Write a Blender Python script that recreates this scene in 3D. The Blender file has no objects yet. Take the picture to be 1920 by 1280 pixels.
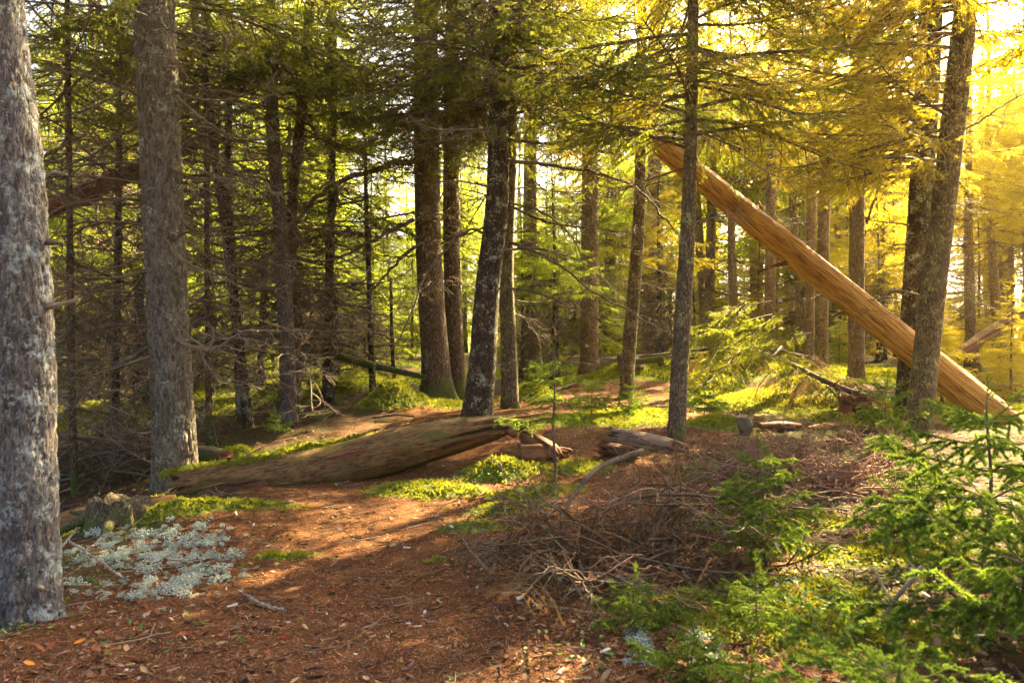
import bpy, math
import numpy as np
from mathutils import Vector

# ------------------------------------------------------------------ camera, world, sun, exposure
SC = bpy.context.scene
COL = SC.collection
FX, CX, CY, EYE = 1387.0, 960.0, 640.0, 1.6            # focal length and centre in photo pixels, eye height
SUN_AZ, SUN_EL = math.radians(40), math.radians(38)
cam = bpy.data.cameras.new('camera')
cam.sensor_width = 36.0
cam.lens = FX / 1920 * 36
cam.clip_end = 3000
cam.clip_start = 0.05
cam.dof.use_dof = True
cam.dof.focus_distance = 9.0
cam.dof.aperture_fstop = 3.5
camo = bpy.data.objects.new('camera', cam)
COL.objects.link(camo)
camo.location = (0, 0, EYE)
camo.rotation_euler = (math.pi / 2, 0, 0)
SC.camera = camo

world = bpy.data.worlds.new('World')
SC.world = world
world.use_nodes = True
wn = world.node_tree
sky = wn.nodes.new('ShaderNodeTexSky')
sky.sky_type = 'NISHITA'
sky.sun_disc = False
sky.sun_elevation = SUN_EL
sky.sun_rotation = SUN_AZ
sky.dust_density = 7.0
sky.air_density = 0.45
sky.ozone_density = 0.0
wn.links.new(sky.outputs[0], wn.nodes['Background'].inputs[0])
wn.nodes['Background'].inputs[1].default_value = 0.055

S = Vector((math.sin(SUN_AZ) * math.cos(SUN_EL), math.cos(SUN_AZ) * math.cos(SUN_EL), math.sin(SUN_EL)))
sun = bpy.data.lights.new('sun', 'SUN')
sun.energy = 5.0
sun.angle = math.radians(0.5)
sun.color = (1.0, 0.77, 0.40)
suno = bpy.data.objects.new('sun', sun)
COL.objects.link(suno)
suno.rotation_euler = S.to_track_quat('Z', 'Y').to_euler()
suno.location = (20, 24, 25)

SC.view_settings.view_transform = 'Standard'
SC.view_settings.look = 'None'
SC.view_settings.exposure = 3.95
SC.view_settings.gamma = 1.0
SC.cycles.max_bounces = 6
SC.cycles.adaptive_threshold = 0.02
SC.cycles.adaptive_min_samples = 40
SC.cycles.diffuse_bounces = 4
SC.cycles.transmission_bounces = 4
SC.cycles.volume_bounces = 0
SC.cycles.sample_clamp_indirect = 4.0

# ------------------------------------------------------------------ small helpers
def rng(seed):
    return np.random.default_rng(seed)

def P(px, py, d):
    return np.array([(px - CX) / FX * d, d, EYE - (py - CY) / FX * d])

def norm(v):
    return v / np.maximum(np.linalg.norm(v, axis=-1, keepdims=True), 1e-9)

def hash2(ix, iy, s=0):
    h = (ix.astype(np.int64) * 374761393 + iy.astype(np.int64) * 668265263 + s * 974634721) & 0xffffffff
    h = ((h ^ (h >> 13)) * 1274126177) & 0xffffffff
    h = (h ^ (h >> 16)) & 0xffffffff
    return h / 4294967295.0

def vnoise(x, y, s=0, per=None):
    x = np.asarray(x, float); y = np.asarray(y, float)
    ix = np.floor(x); iy = np.floor(y)
    fx = x - ix; fy = y - iy
    fx = fx * fx * (3 - 2 * fx); fy = fy * fy * (3 - 2 * fy)
    i0, i1 = (ix, ix + 1) if per is None else (np.mod(ix, per), np.mod(ix + 1, per))
    a = hash2(i0, iy, s); b = hash2(i1, iy, s); c = hash2(i0, iy + 1, s); d = hash2(i1, iy + 1, s)
    return (a + (b - a) * fx) * (1 - fy) + (c + (d - c) * fx) * fy

def fbm(x, y, s=0, o=4, per=None):
    t = 0; a = 0.5
    for k in range(o):
        t = t + a * vnoise(x * 2 ** k, y * 2 ** k, s + k * 17, None if per is None else per * 2 ** k)
        a *= 0.5
    return t

def worley(x, y, per, s=0):
    """F1 and F2 on a grid that repeats every per cells in x"""
    ix = np.floor(x); iy = np.floor(y)
    f1 = np.full(x.shape, 9.0); f2 = np.full(x.shape, 9.0); cid = np.zeros(x.shape)
    for dx in (-1, 0, 1):
        for dy in (-1, 0, 1):
            cx = ix + dx; cy = iy + dy
            hx = hash2(np.mod(cx, per), cy, s); hy = hash2(np.mod(cx, per), cy, s + 5)
            d = np.hypot(cx + hx - x, cy + hy - y)
            m = d < f1
            f2 = np.where(m, f1, np.minimum(f2, d))
            cid = np.where(m, hx, cid)
            f1 = np.where(m, d, f1)
    return f1, f2, cid

class MB:
    """collects pieces of geometry; build() links them as one mesh object, mesh() gives the bare mesh"""
    def __init__(s):
        s.V = []; s.F = []; s.n = 0; s.attr = []
    def add(s, V, F, mat=0):
        V = np.asarray(V, float); F = np.asarray(F, np.int64)
        if len(V) == 0: return
        s.V.append(V); s.F.append((F + s.n, mat)); s.n += len(V)
    def tube(s, pts, rad, sides=6, mat=0, cap=True, prof=None):
        V, F = tube(pts, rad, sides, prof)
        s.add(V, F, mat)
        if cap:
            n = len(pts)
            base = s.n - len(V)
            c = np.asarray(pts, float)
            s.V.append(np.array([c[0], c[-1]])); a, b = s.n, s.n + 1; s.n += 2
            k = np.arange(sides)
            s.F.append((np.stack([base + (k + 1) % sides, base + k, np.full(sides, a)], 1), mat))
            o = base + (n - 1) * sides
            s.F.append((np.stack([o + k, o + (k + 1) % sides, np.full(sides, b)], 1), mat))
    def mesh(s, name, mats, smooth=True):
        me = bpy.data.meshes.new(name)
        V = np.concatenate(s.V)
        loops = np.concatenate([f.ravel() for f, m in s.F]).astype(np.int32)
        tot = np.concatenate([np.full(len(f), f.shape[1]) for f, m in s.F]).astype(np.int32)
        st = np.concatenate([[0], np.cumsum(tot)[:-1]]).astype(np.int32)
        mi = np.concatenate([np.full(len(f), m) if np.isscalar(m) else m for f, m in s.F]).astype(np.int32)
        me.vertices.add(len(V)); me.vertices.foreach_set('co', V.ravel().astype(np.float32))
        me.loops.add(len(loops)); me.loops.foreach_set('vertex_index', loops)
        me.polygons.add(len(tot)); me.polygons.foreach_set('loop_start', st)
        try: me.polygons.foreach_set('loop_total', tot)
        except Exception: pass
        for m in (mats if isinstance(mats, (list, tuple)) else [mats]): me.materials.append(m)
        me.polygons.foreach_set('material_index', mi)
        me.polygons.foreach_set('use_smooth', np.full(len(tot), smooth))
        me.update(calc_edges=True)
        return me
    def build(s, name, mats, parent=None, loc=(0, 0, 0), rot=(0, 0, 0), smooth=True):
        return link(name, s.mesh(name, mats, smooth), parent, loc, rot)

def link(name, me, parent=None, loc=(0, 0, 0), rot=(0, 0, 0), sc=1.0):
    o = bpy.data.objects.new(name, me)
    COL.objects.link(o)
    if parent is not None: o.parent = parent
    o.location = [float(v) for v in loc]
    o.rotation_euler = [float(v) for v in rot]
    o.scale = (sc, sc, sc) if np.isscalar(sc) else sc
    return o

def thing(name, label, cat, loc=(0, 0, 0), group=None, rot=(0, 0, 0)):
    o = link(name, None, None, loc, rot)
    return tag(o, label, cat, group)

def tag(o, label=None, cat=None, group=None, kind=None):
    if label: o['label'] = label
    if cat: o['category'] = cat
    if group: o['group'] = group
    if kind: o['kind'] = kind
    return o

def frames(pts):
    p = np.asarray(pts, float)
    t = np.gradient(p, axis=0); t = norm(t)
    n = np.zeros_like(p)
    up = np.array([0, 0, 1.0]) if abs(t[0, 2]) < 0.9 else np.array([1.0, 0, 0])
    v = up - t[0] * np.dot(up, t[0]); n[0] = v / np.linalg.norm(v)
    for i in range(1, len(p)):
        v = n[i - 1] - t[i] * np.dot(n[i - 1], t[i])
        n[i] = v / max(np.linalg.norm(v), 1e-9)
    return t, n, np.cross(t, n)

def tube(pts, rad, sides=6, prof=None):
    p = np.asarray(pts, float); n = len(p)
    rad = np.broadcast_to(np.asarray(rad, float), (n,))
    t, N, B = frames(p)
    a = np.arange(sides) * 2 * math.pi / sides
    r = rad[:, None] * (np.ones((n, sides)) if prof is None else prof)
    V = p[:, None, :] + r[..., None] * (np.cos(a)[None, :, None] * N[:, None, :] + np.sin(a)[None, :, None] * B[:, None, :])
    i = np.arange(n - 1)[:, None] * sides; k = np.arange(sides)[None, :]; k2 = (k + 1) % sides
    F = np.stack([i + k, i + k2, i + sides + k2, i + sides + k], -1).reshape(-1, 4)
    return V.reshape(-1, 3), F

def curve(pts, n):
    """smooth line through a few points"""
    p = np.asarray(pts, float)
    q = np.concatenate([[2 * p[0] - p[1]], p, [2 * p[-1] - p[-2]]])
    u = np.linspace(0, len(p) - 1 - 1e-6, n); i = np.floor(u).astype(int); f = (u - i)[:, None]
    a, b, c, d = q[i], q[i + 1], q[i + 2], q[i + 3]
    return 0.5 * (2 * b + (c - a) * f + (2 * a - 5 * b + 4 * c - d) * f ** 2 + (3 * b - a - 3 * c + d) * f ** 3)

# ------------------------------------------------------------------ materials
def newmat(name):
    m = bpy.data.materials.new(name); m.use_nodes = True
    nt = m.node_tree
    for n in list(nt.nodes): nt.nodes.remove(n)
    out = nt.nodes.new('ShaderNodeOutputMaterial')
    return m, nt, out

class NT:
    def __init__(s, nt): s.nt = nt
    def n(s, typ, ins=None, **props):
        nd = s.nt.nodes.new(typ)
        for k, v in props.items(): setattr(nd, k, v)
        for k, v in (ins or {}).items(): s.set(nd.inputs[k], v)
        return nd
    def set(s, sock, v):
        if hasattr(v, 'is_output'): s.nt.links.new(v, sock)
        elif hasattr(v, 'outputs'): s.nt.links.new(v.outputs[0], sock)
        else:
            if isinstance(v, (tuple, list)) and len(v) == 3 and sock.type == 'RGBA': v = (*v, 1)
            sock.default_value = v
    def noise(s, vec, scale, detail=4, rough=0.6):
        return s.n('ShaderNodeTexNoise', {'Vector': vec, 'Scale': scale, 'Detail': detail, 'Roughness': rough}).outputs['Fac']
    def math(s, op, a, b=0.0, clamp=False):
        nd = s.n('ShaderNodeMath', operation=op, use_clamp=clamp); s.set(nd.inputs[0], a); s.set(nd.inputs[1], b); return nd.outputs[0]
    def ramp(s, f, a, b):
        nd = s.n('ShaderNodeMapRange', {'From Min': a, 'From Max': b}, interpolation_type='SMOOTHSTEP'); s.set(nd.inputs['Value'], f); return nd.outputs[0]
    def mix(s, f, a, b):
        nd = s.n('ShaderNodeMix', data_type='RGBA'); s.set(nd.inputs['Factor'], f); s.set(nd.inputs[6], a); s.set(nd.inputs[7], b); return nd.outputs[2]
    def bump(s, h, dist, strength=1.0):
        return s.n('ShaderNodeBump', {'Height': h, 'Distance': dist, 'Strength': strength}).outputs[0]
    def coords(s, stretch=(1, 1, 1), rand=True):
        tc = s.n('ShaderNodeTexCoord').outputs['Object']
        v = s.n('ShaderNodeVectorMath', operation='MULTIPLY'); s.set(v.inputs[0], tc); v.inputs[1].default_value = stretch
        if not rand: return v.outputs[0], tc
        oi = s.n('ShaderNodeObjectInfo').outputs['Random']
        a = s.n('ShaderNodeVectorMath', operation='ADD'); s.set(a.inputs[0], v.outputs[0])
        c = s.n('ShaderNodeCombineXYZ'); r = s.math('MULTIPLY', oi, 57.0)
        for k in range(3): s.set(c.inputs[k], r)
        s.set(a.inputs[1], c.outputs[0])
        return a.outputs[0], tc

def principled(g, out, col, rough=0.85, normal=None, spec=0.25):
    b = g.n('ShaderNodeBsdfPrincipled', {'Base Color': col, 'Roughness': rough, 'Specular IOR Level': spec})
    if normal is not None: g.set(b.inputs['Normal'], normal)
    g.set(out.inputs[0], b)
    return b

def bark_mat(name, dark, mid, light, lich=(0.36, 0.41, 0.35), lich_amt=0.5, moss_amt=0.5, cell=32.0, stretch=0.30, bump=0.012, relief=False):
    m, nt, out = newmat(name); g = NT(nt)
    v, tc = g.coords((1, 1, stretch)); vr, _ = g.coords((1, 1, 1))
    w = g.n('ShaderNodeVectorMath', operation='ADD'); g.set(w.inputs[0], v)
    wn_ = g.n('ShaderNodeTexNoise', {'Vector': v, 'Scale': 14.0, 'Detail': 3.0}); sc_ = g.n('ShaderNodeVectorMath', operation='SCALE'); g.set(sc_.inputs[0], wn_.outputs['Color']); sc_.inputs['Scale'].default_value = 0.11
    g.set(w.inputs[1], sc_.outputs[0])
    vo = g.n('ShaderNodeTexVoronoi', {'Vector': w.outputs[0], 'Scale': cell}, feature='DISTANCE_TO_EDGE').outputs[0]
    vc = g.n('ShaderNodeTexVoronoi', {'Vector': w.outputs[0], 'Scale': cell}).outputs['Color']
    plate = g.ramp(vo, 0.0, 0.22)
    if relief: plate = g.ramp(g.n('ShaderNodeAttribute', attribute_name='plate').outputs['Fac'], 0.0, 0.6)
    rid = g.ramp(g.noise(v, 42.0, 5, 0.75), 0.34, 0.60)
    plate = g.math('MULTIPLY', plate, g.math('ADD', 0.35, g.math('MULTIPLY', rid, 0.65)))
    fine = g.noise(vr, 90.0, 5, 0.7); big = g.noise(vr, 3.0, 3)
    c = g.mix(g.ramp(big, 0.35, 0.65), mid, light)
    c = g.mix(g.math('MULTIPLY', g.n('ShaderNodeSeparateColor', {'Color': vc}).outputs[0], 0.55), c, dark)
    c = g.mix(g.ramp(fine, 0.35, 0.7), c, mid)
    c = g.mix(g.math('SUBTRACT', 1.0, plate, True), c, dark)
    # crusty lichen with its own ragged outline
    l1 = g.noise(vr, 6.0, 3); l2 = g.noise(vr, 30.0, 5, 0.75)
    lm = g.ramp(g.math('ADD', g.math('MULTIPLY', l1, 0.45), g.math('MULTIPLY', l2, 0.55)), 0.62 - 0.13 * lich_amt, 0.68 - 0.13 * lich_amt)
    c = g.mix(g.math('MULTIPLY', lm, 0.85), c, lich)
    # moss creeping up from the foot
    z = g.n('ShaderNodeSeparateXYZ', {'Vector': tc}).outputs[2]
    mm = g.ramp(g.math('SUBTRACT', g.math('MULTIPLY', g.noise(vr, 6.0, 5, 0.7), 1.6 * moss_amt), z), 0.25, 0.55)
    c = g.mix(mm, c, (0.085, 0.12, 0.022))
    h = g.math('ADD', g.math('MULTIPLY', plate, 1.0), g.math('ADD', g.math('MULTIPLY', fine, 0.5), g.math('MULTIPLY', lm, 0.3)))
    principled(g, out, c, 0.9, g.bump(h, bump))
    return m

def wood_mat(name, a, b, dark, moss=None, axis=0, stretch=0.05, mottle=0.35, grain=26.0, bump=0.006, rough=0.7, dk=1.0, sp_sc=5.0):
    """weathered barkless wood, its grain running along the local x axis"""
    m, nt, out = newmat(name); g = NT(nt)
    st = [1, 1, 1]; st[axis] = stretch
    v, tc = g.coords(tuple(st)); vr, _ = g.coords((mottle, 1, 1))
    gr = g.noise(v, grain, 5, 0.7); g2 = g.noise(v, grain * 0.25, 3); sp = g.noise(vr, sp_sc, 5, 0.7)
    c = g.mix(g.ramp(g2, 0.35, 0.65), a, b)
    c = g.mix(g.math('MULTIPLY', g.ramp(gr, 0.56, 0.36), dk), c, dark)
    c = g.mix(g.math('MULTIPLY', g.ramp(sp, 0.52, 0.66), 0.75 * dk), c, dark)
    if moss is not None:
        mz = g.noise(vr, 3.4, 6, 0.75)
        c = g.mix(g.ramp(mz, 0.50, 0.60), c, moss)
    principled(g, out, c, rough, g.bump(g.math('ADD', gr, g.math('MULTIPLY', sp, 0.6)), bump))
    return m

def leaf_mat(name, a, b, tr, fac=0.45, rough=0.55, scale=3.0, obj_var=0.5):
    m, nt, out = newmat(name); g = NT(nt)
    v, tc = g.coords((1, 1, 1))
    r = g.n('ShaderNodeObjectInfo').outputs['Random']
    f = g.math('ADD', g.math('MULTIPLY', g.ramp(g.noise(v, scale, 3), 0.3, 0.7), 1 - obj_var), g.math('MULTIPLY', r, obj_var))
    c = g.mix(f, a, b)
    p = g.n('ShaderNodeBsdfPrincipled', {'Base Color': c, 'Roughness': rough, 'Specular IOR Level': 0.3})
    t = g.n('ShaderNodeBsdfTranslucent', {'Color': tr})
    x = g.n('ShaderNodeMixShader', {'Fac': fac}); nt.links.new(p.outputs[0], x.inputs[1]); nt.links.new(t.outputs[0], x.inputs[2])
    g.set(out.inputs[0], x)
    return m

def plain_mat(name, a, b, scale=8.0, rough=0.85, bump=0.004, stretch=(1, 1, 1), fine=60.0):
    m, nt, out = newmat(name); g = NT(nt)
    v, tc = g.coords(stretch)
    n1 = g.noise(v, scale, 5, 0.65); n2 = g.noise(v, fine, 4, 0.7)
    c = g.mix(g.ramp(g.math('ADD', g.math('MULTIPLY', n1, 0.6), g.math('MULTIPLY', n2, 0.4)), 0.36, 0.64), a, b)
    principled(g, out, c, rough, g.bump(n2, bump))
    return m

M = {}
M['bark_lichen'] = bark_mat('bark_lichen', (0.055, 0.042, 0.036), (0.20, 0.18, 0.15), (0.33, 0.30, 0.26), (0.37, 0.41, 0.36), 0.8, 0.3, cell=40, bump=0.007, relief=True)
M['bark_grey'] = bark_mat('bark_grey', (0.075, 0.058, 0.046), (0.21, 0.17, 0.13), (0.30, 0.26, 0.20), (0.36, 0.40, 0.33), 0.3, 0.45, cell=34, bump=0.005)
M['bark_flaky'] = bark_mat('bark_flaky', (0.055, 0.044, 0.032), (0.20, 0.175, 0.13), (0.30, 0.265, 0.20), (0.36, 0.40, 0.32), 0.5, 0.4, cell=40, bump=0.008, relief=True)
M['bark_brown'] = bark_mat('bark_brown', (0.06, 0.040, 0.025), (0.21, 0.145, 0.09), (0.31, 0.225, 0.145), (0.32, 0.34, 0.23), 0.4, 0.9)
M['bark_dark'] = bark_mat('bark_dark', (0.03, 0.02, 0.014), (0.11, 0.074, 0.05), (0.18, 0.125, 0.08), (0.36, 0.40, 0.28), 0.75, 0.5)
M['bark_moss'] = bark_mat('bark_moss', (0.07, 0.052, 0.03), (0.26, 0.20, 0.115), (0.37, 0.295, 0.175), (0.40, 0.40, 0.18), 0.65, 0.6)
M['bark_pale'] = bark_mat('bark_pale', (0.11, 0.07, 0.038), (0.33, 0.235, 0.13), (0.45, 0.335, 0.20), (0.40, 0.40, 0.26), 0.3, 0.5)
M['log_wood'] = wood_mat('log_wood', (0.125, 0.066, 0.021), (0.19, 0.112, 0.038), (0.042, 0.021, 0.008), moss=(0.105, 0.088, 0.02), bump=0.009, dk=0.85, sp_sc=7.0, stretch=0.22, mottle=0.8, grain=46)
M['rot_wood'] = wood_mat('rot_wood', (0.16, 0.06, 0.02), (0.25, 0.12, 0.045), (0.04, 0.017, 0.008), bump=0.012, grain=14)
M['gold_wood'] = wood_mat('gold_wood', (0.42, 0.205, 0.036), (0.54, 0.30, 0.07), (0.10, 0.036, 0.008), bump=0.012, grain=40, stretch=0.06, mottle=0.18, sp_sc=6.0, dk=0.85)
M['grey_wood'] = wood_mat('grey_wood', (0.20, 0.14, 0.085), (0.28, 0.21, 0.14), (0.07, 0.045, 0.025), bump=0.008)
M['dead_twig'] = plain_mat('dead_twig', (0.065, 0.047, 0.029), (0.19, 0.145, 0.092), 3)
M['pale_twig'] = plain_mat('pale_twig', (0.16, 0.12, 0.085), (0.30, 0.24, 0.18), 5)
M['brush_twig'] = plain_mat('brush_twig', (0.075, 0.036, 0.014), (0.22, 0.12, 0.05), 2.5)
M['pink_twig'] = plain_mat('pink_twig', (0.17, 0.085, 0.05), (0.33, 0.19, 0.12), 4)
M['beard'] = leaf_mat('beard', (0.28, 0.30, 0.11), (0.38, 0.39, 0.17), (0.34, 0.34, 0.10), 0.4)
M['lichen_fleck'] = leaf_mat('lichen_fleck', (0.20, 0.23, 0.12), (0.30, 0.34, 0.22), (0.2, 0.22, 0.1), 0.3)
M['needle'] = leaf_mat('needle', (0.036, 0.072, 0.008), (0.095, 0.135, 0.013), (0.38, 0.42, 0.012), 0.5)
M['needle_backlit'] = leaf_mat('needle_backlit', (0.085, 0.090, 0.010), (0.20, 0.175, 0.018), (0.64, 0.52, 0.016), 0.55)  # yellower copy of the needles, with the backlit glow painted into its colour
M['needle_far'] = leaf_mat('needle_far', (0.045, 0.095, 0.012), (0.115, 0.16, 0.018), (0.42, 0.50, 0.018), 0.55, scale=1.2)
M['needle_young'] = leaf_mat('needle_young', (0.022, 0.062, 0.007), (0.062, 0.125, 0.012), (0.17, 0.26, 0.010), 0.42)
M['needle_tip'] = leaf_mat('needle_tip', (0.085, 0.17, 0.018), (0.15, 0.25, 0.028), (0.27, 0.38, 0.022), 0.42)
M['needle_dead'] = leaf_mat('needle_dead', (0.16, 0.075, 0.022), (0.24, 0.13, 0.04), (0.30, 0.15, 0.03), 0.4)
M['moss_tuft'] = leaf_mat('moss_tuft', (0.10, 0.14, 0.010), (0.28, 0.30, 0.028), (0.34, 0.34, 0.018), 0.35, 0.8, 6.0, 0.0)
M['herb_leaf'] = leaf_mat('herb_leaf', (0.05, 0.13, 0.03), (0.11, 0.20, 0.05), (0.2, 0.32, 0.04), 0.4)
M['reindeer_lichen'] = plain_mat('reindeer_lichen', (0.27, 0.33, 0.25), (0.57, 0.62, 0.51), 5, 0.95)
M['stone'] = plain_mat('stone', (0.08, 0.075, 0.04), (0.20, 0.18, 0.12), 7, 0.9, 0.015)
for k, (a, b) in {'litter_red': ((0.20, 0.055, 0.022), (0.30, 0.09, 0.035)), 'litter_brown': ((0.14, 0.075, 0.035), (0.24, 0.13, 0.065)),
                  'litter_dark': ((0.06, 0.03, 0.02), (0.11, 0.055, 0.035)), 'litter_pink': ((0.30, 0.17, 0.13), (0.42, 0.27, 0.22)),
                  'litter_tan': ((0.32, 0.20, 0.09), (0.42, 0.29, 0.15)), 'leaf_orange': ((0.55, 0.18, 0.02), (0.65, 0.27, 0.03)),
                  'leaf_yellow': ((0.60, 0.42, 0.05), (0.66, 0.5, 0.10)), 'leaf_crimson': ((0.26, 0.01, 0.008), (0.34, 0.02, 0.012)),
                  'leaf_green': ((0.10, 0.30, 0.03), (0.16, 0.36, 0.05)), 'chip_white': ((0.55, 0.5, 0.44), (0.7, 0.66, 0.6))}.items():
    M[k] = leaf_mat(k, a, b, tuple(min(1, v * 1.2) for v in b), 0.25, 0.7, 12.0, 0.3)

def ground_mat():
    m, nt, out = newmat('forest_floor'); g = NT(nt)
    v = g.n('ShaderNodeTexCoord').outputs['Object']
    at = g.n('ShaderNodeAttribute', attribute_name='cover')
    sep = g.n('ShaderNodeSeparateColor'); g.set(sep.inputs[0], at.outputs['Color'])
    n1 = g.noise(v, 1.6, 5); n2 = g.noise(v, 14.0, 5, 0.7); n3 = g.noise(v, 85.0, 5, 0.75); n4 = g.noise(v, 240.0, 3, 0.7)
    duff = g.mix(g.ramp(n3, 0.35, 0.66), (0.048, 0.019, 0.008), (0.21, 0.092, 0.032))
    duff = g.mix(g.math('MULTIPLY', g.ramp(n4, 0.5, 0.72), 0.7), duff, (0.36, 0.18, 0.07))
    duff = g.mix(g.math('MULTIPLY', g.ramp(n2, 0.5, 0.7), 0.5), duff, (0.07, 0.034, 0.018))
    floor = g.mix(g.ramp(n2, 0.4, 0.62), (0.10, 0.055, 0.028), (0.055, 0.038, 0.018))
    floor = g.mix(g.ramp(n3, 0.55, 0.7), floor, (0.17, 0.10, 0.055))
    floor = g.mix(g.math('MULTIPLY', g.ramp(n1, 0.45, 0.6), 0.8), floor, (0.075, 0.085, 0.02))
    c = g.mix(g.ramp(sep.outputs[0], 0.25, 0.75), floor, duff)
    moss = g.mix(g.ramp(n2, 0.35, 0.65), (0.075, 0.11, 0.014), (0.17, 0.20, 0.03))
    mk = g.ramp(g.math('ADD', sep.outputs[1], g.math('MULTIPLY', g.math('SUBTRACT', n2, 0.5), 0.5)), 0.42, 0.60)
    c = g.mix(mk, c, moss)
    h = g.math('ADD', g.math('MULTIPLY', n3, 0.7), g.math('ADD', g.math('MULTIPLY', n2, 0.8), g.math('MULTIPLY', n4, 0.3)))
    principled(g, out, c, 0.95, g.bump(h, 0.03), 0.1)
    return m
M['ground'] = ground_mat()

# ------------------------------------------------------------------ terrain
CTRL = [(960, 1280, 3.4), (0, 1280, 3.4), (57, 1150, 4.35), (640, 1150, 4.4), (600, 1000, 6.2), (600, 945, 7.2), (960, 885, 8.5), (330, 912, 8.5),
        (330, 960, 7.0), (900, 935, 7.4), (600, 840, 9.6), (700, 780, 11.5), (895, 785, 11.0), (830, 757, 13.5), (1105, 712, 18.0), (1175, 745, 14.5),
        (1268, 820, 9.5), (1720, 805, 11.0), (1900, 792, 11.5), (1600, 770, 13.0), (1200, 1000, 5.6), (1500, 850, 8.5), (1700, 1200, 3.6), (1900, 1280, 3.0),
        (130, 1000, 7.4), (200, 930, 9.0), (230, 800, 14.0), (465, 795, 12.0), (545, 792, 11.5), (250, 695, 24.0), (650, 690, 22.0), (1240, 668, 25.0), (1443, 665, 26.0),
        (1600, 690, 20.0), (1850, 720, 17.0), (700, 662, 40.0), (1000, 662, 40.0), (1500, 662, 40.0), (100, 662, 40.0), (1800, 662, 40.0), (1400, 790, 10.8), (1300, 930, 6.6)]
cp = np.array([P(*c) for c in CTRL] + [[0, 0, 0], [-3, 0, 0.0], [3, 0, 0.15], [0, -8, 0], [-12, 0, -0.3], [12, 0, 0.4], [-20, 10, 0], [20, 10, 0.5], [-40, 40, 0.8], [40, 40, 0.8], [0, 80, 0.6], [-60, 90, 0.5], [60, 90, 0.5]])
def _phi(r): return np.sqrt(r * r + 0.8)
_A = np.zeros((len(cp) + 1, len(cp) + 1))
_A[:-1, :-1] = _phi(np.hypot(cp[:, None, 0] - cp[None, :, 0], cp[:, None, 1] - cp[None, :, 1])) - np.eye(len(cp)) * 0.05
_A[-1, :-1] = 1; _A[:-1, -1] = 1
_w = np.linalg.solve(_A, np.concatenate([cp[:, 2], [0]]))
BUMPS = []           # (x, y, rx, ry, h) soft mounds
def gz(x, y):
    x = np.asarray(x, float); y = np.asarray(y, float); sh = x.shape
    xr = x.ravel(); yr = y.ravel(); z = np.zeros(len(xr))
    for i in range(0, len(xr), 20000):
        r = np.hypot(xr[i:i + 20000, None] - cp[None, :, 0], yr[i:i + 20000, None] - cp[None, :, 1])
        z[i:i + 20000] = _phi(r) @ _w[:-1] + _w[-1]
    far = np.clip((np.hypot(xr, yr) - 45) / 40, 0, 1); far = far * far * (3 - 2 * far)
    z = z * (1 - far) + 0.5 * far
    for bx, by, rx, ry, h in BUMPS:
        q = ((xr - bx) / rx) ** 2 + ((yr - by) / ry) ** 2
        z = z + h * 1.3 * np.exp(-1.6 * q)
    z = z + (fbm(xr * 0.9 + 7, yr * 0.9 + 3, 2, 3) - 0.44) * 0.12 * np.clip((np.hypot(xr, yr) - 2) / 6, 0.25, 1)
    return z.reshape(sh)
def G(px, py, dmin=1.5, dmax=60):
    """the point of the ground seen at a photo pixel"""
    d = np.geomspace(dmin, dmax, 900)
    q = np.stack([(px - CX) / FX * d, d, EYE - (py - CY) / FX * d], 1)
    h = q[:, 2] - gz(q[:, 0], q[:, 1])
    i = np.argmax(h < 0) if (h < 0).any() else len(d) - 1
    return np.array([q[i, 0], q[i, 1], float(gz(q[i, 0], q[i, 1]))])

# mossy places: photo pixel, half width and half depth in metres, height of the hump
MOSSY = [(330, 968, 0.42, 0.22, 0.10), (450, 955, 0.55, 0.16, 0.06), (930, 900, 0.50, 0.28, 0.17), (800, 925, 0.65, 0.35, 0.08), (890, 995, 0.30, 0.14, 0.06), (1000, 930, 0.5, 0.3, 0.06),
         (560, 855, 0.55, 0.45, 0.10), (700, 830, 0.7, 0.3, 0.06), (735, 770, 0.62, 0.55, 0.36), (540, 1045, 0.28, 0.08, 0.02), (430, 860, 0.4, 0.3, 0.10), (225, 965, 0.5, 0.5, 0.05),
         (820, 765, 0.9, 0.5, 0.08), (1105, 720, 0.9, 0.6, 0.1), (1440, 760, 1.6, 1.6, 0.12), (1340, 800, 0.5, 0.4, 0.12), (1560, 795, 0.5, 0.35, 0.12), (1800, 770, 1.6, 1.0, 0.1),
         (230, 790, 2.2, 2.2, 0.2), (180, 720, 2.5, 3, 0.2), (650, 720, 2.4, 2.0, 0.2), (480, 715, 2.5, 2.5, 0.25), (560, 745, 1.2, 0.9, 0.12), (1300, 700, 2.5, 2.5, 0.1), (1190, 775, 0.8, 0.5, 0.05), (1000, 700, 2.0, 1.6, 0.1),
         (1300, 1150, 0.35, 0.3, 0.04), (1500, 1130, 0.5, 0.4, 0.05), (1450, 985, 0.6, 0.25, 0.04), (1700, 1040, 0.6, 0.4, 0.04), (815, 1052, 0.10, 0.05, 0.02), (0, 1140, 0.25, 0.3, 0.05), (520, 760, 0.7, 0.6, 0.3), (640, 745, 0.6, 0.5, 0.25), (1000, 755, 0.6, 0.5, 0.25), (1330, 740, 0.8, 0.6, 0.3), (1500, 745, 0.7, 0.5, 0.28), (1180, 715, 0.9, 0.8, 0.3), (1400, 715, 1.2, 0.8, 0.35), (1050, 885, 0.6, 0.3, 0.06), (900, 800, 0.9, 0.5, 0.04), (950, 960, 0.4, 0.25, 0.05), (1130, 790, 1.0, 0.7, 0.05), (1400, 1150, 0.6, 0.4, 0.03), (1620, 1200, 0.5, 0.4, 0.03), (60, 800, 2, 2, 0.1), (1560, 700, 2.5, 2, 0.1)]
MW = []
for px, py, rx, ry, h in MOSSY:
    c = G(px, py); MW.append((c[0], c[1], rx, ry, h))
BUMPS += MW
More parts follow.
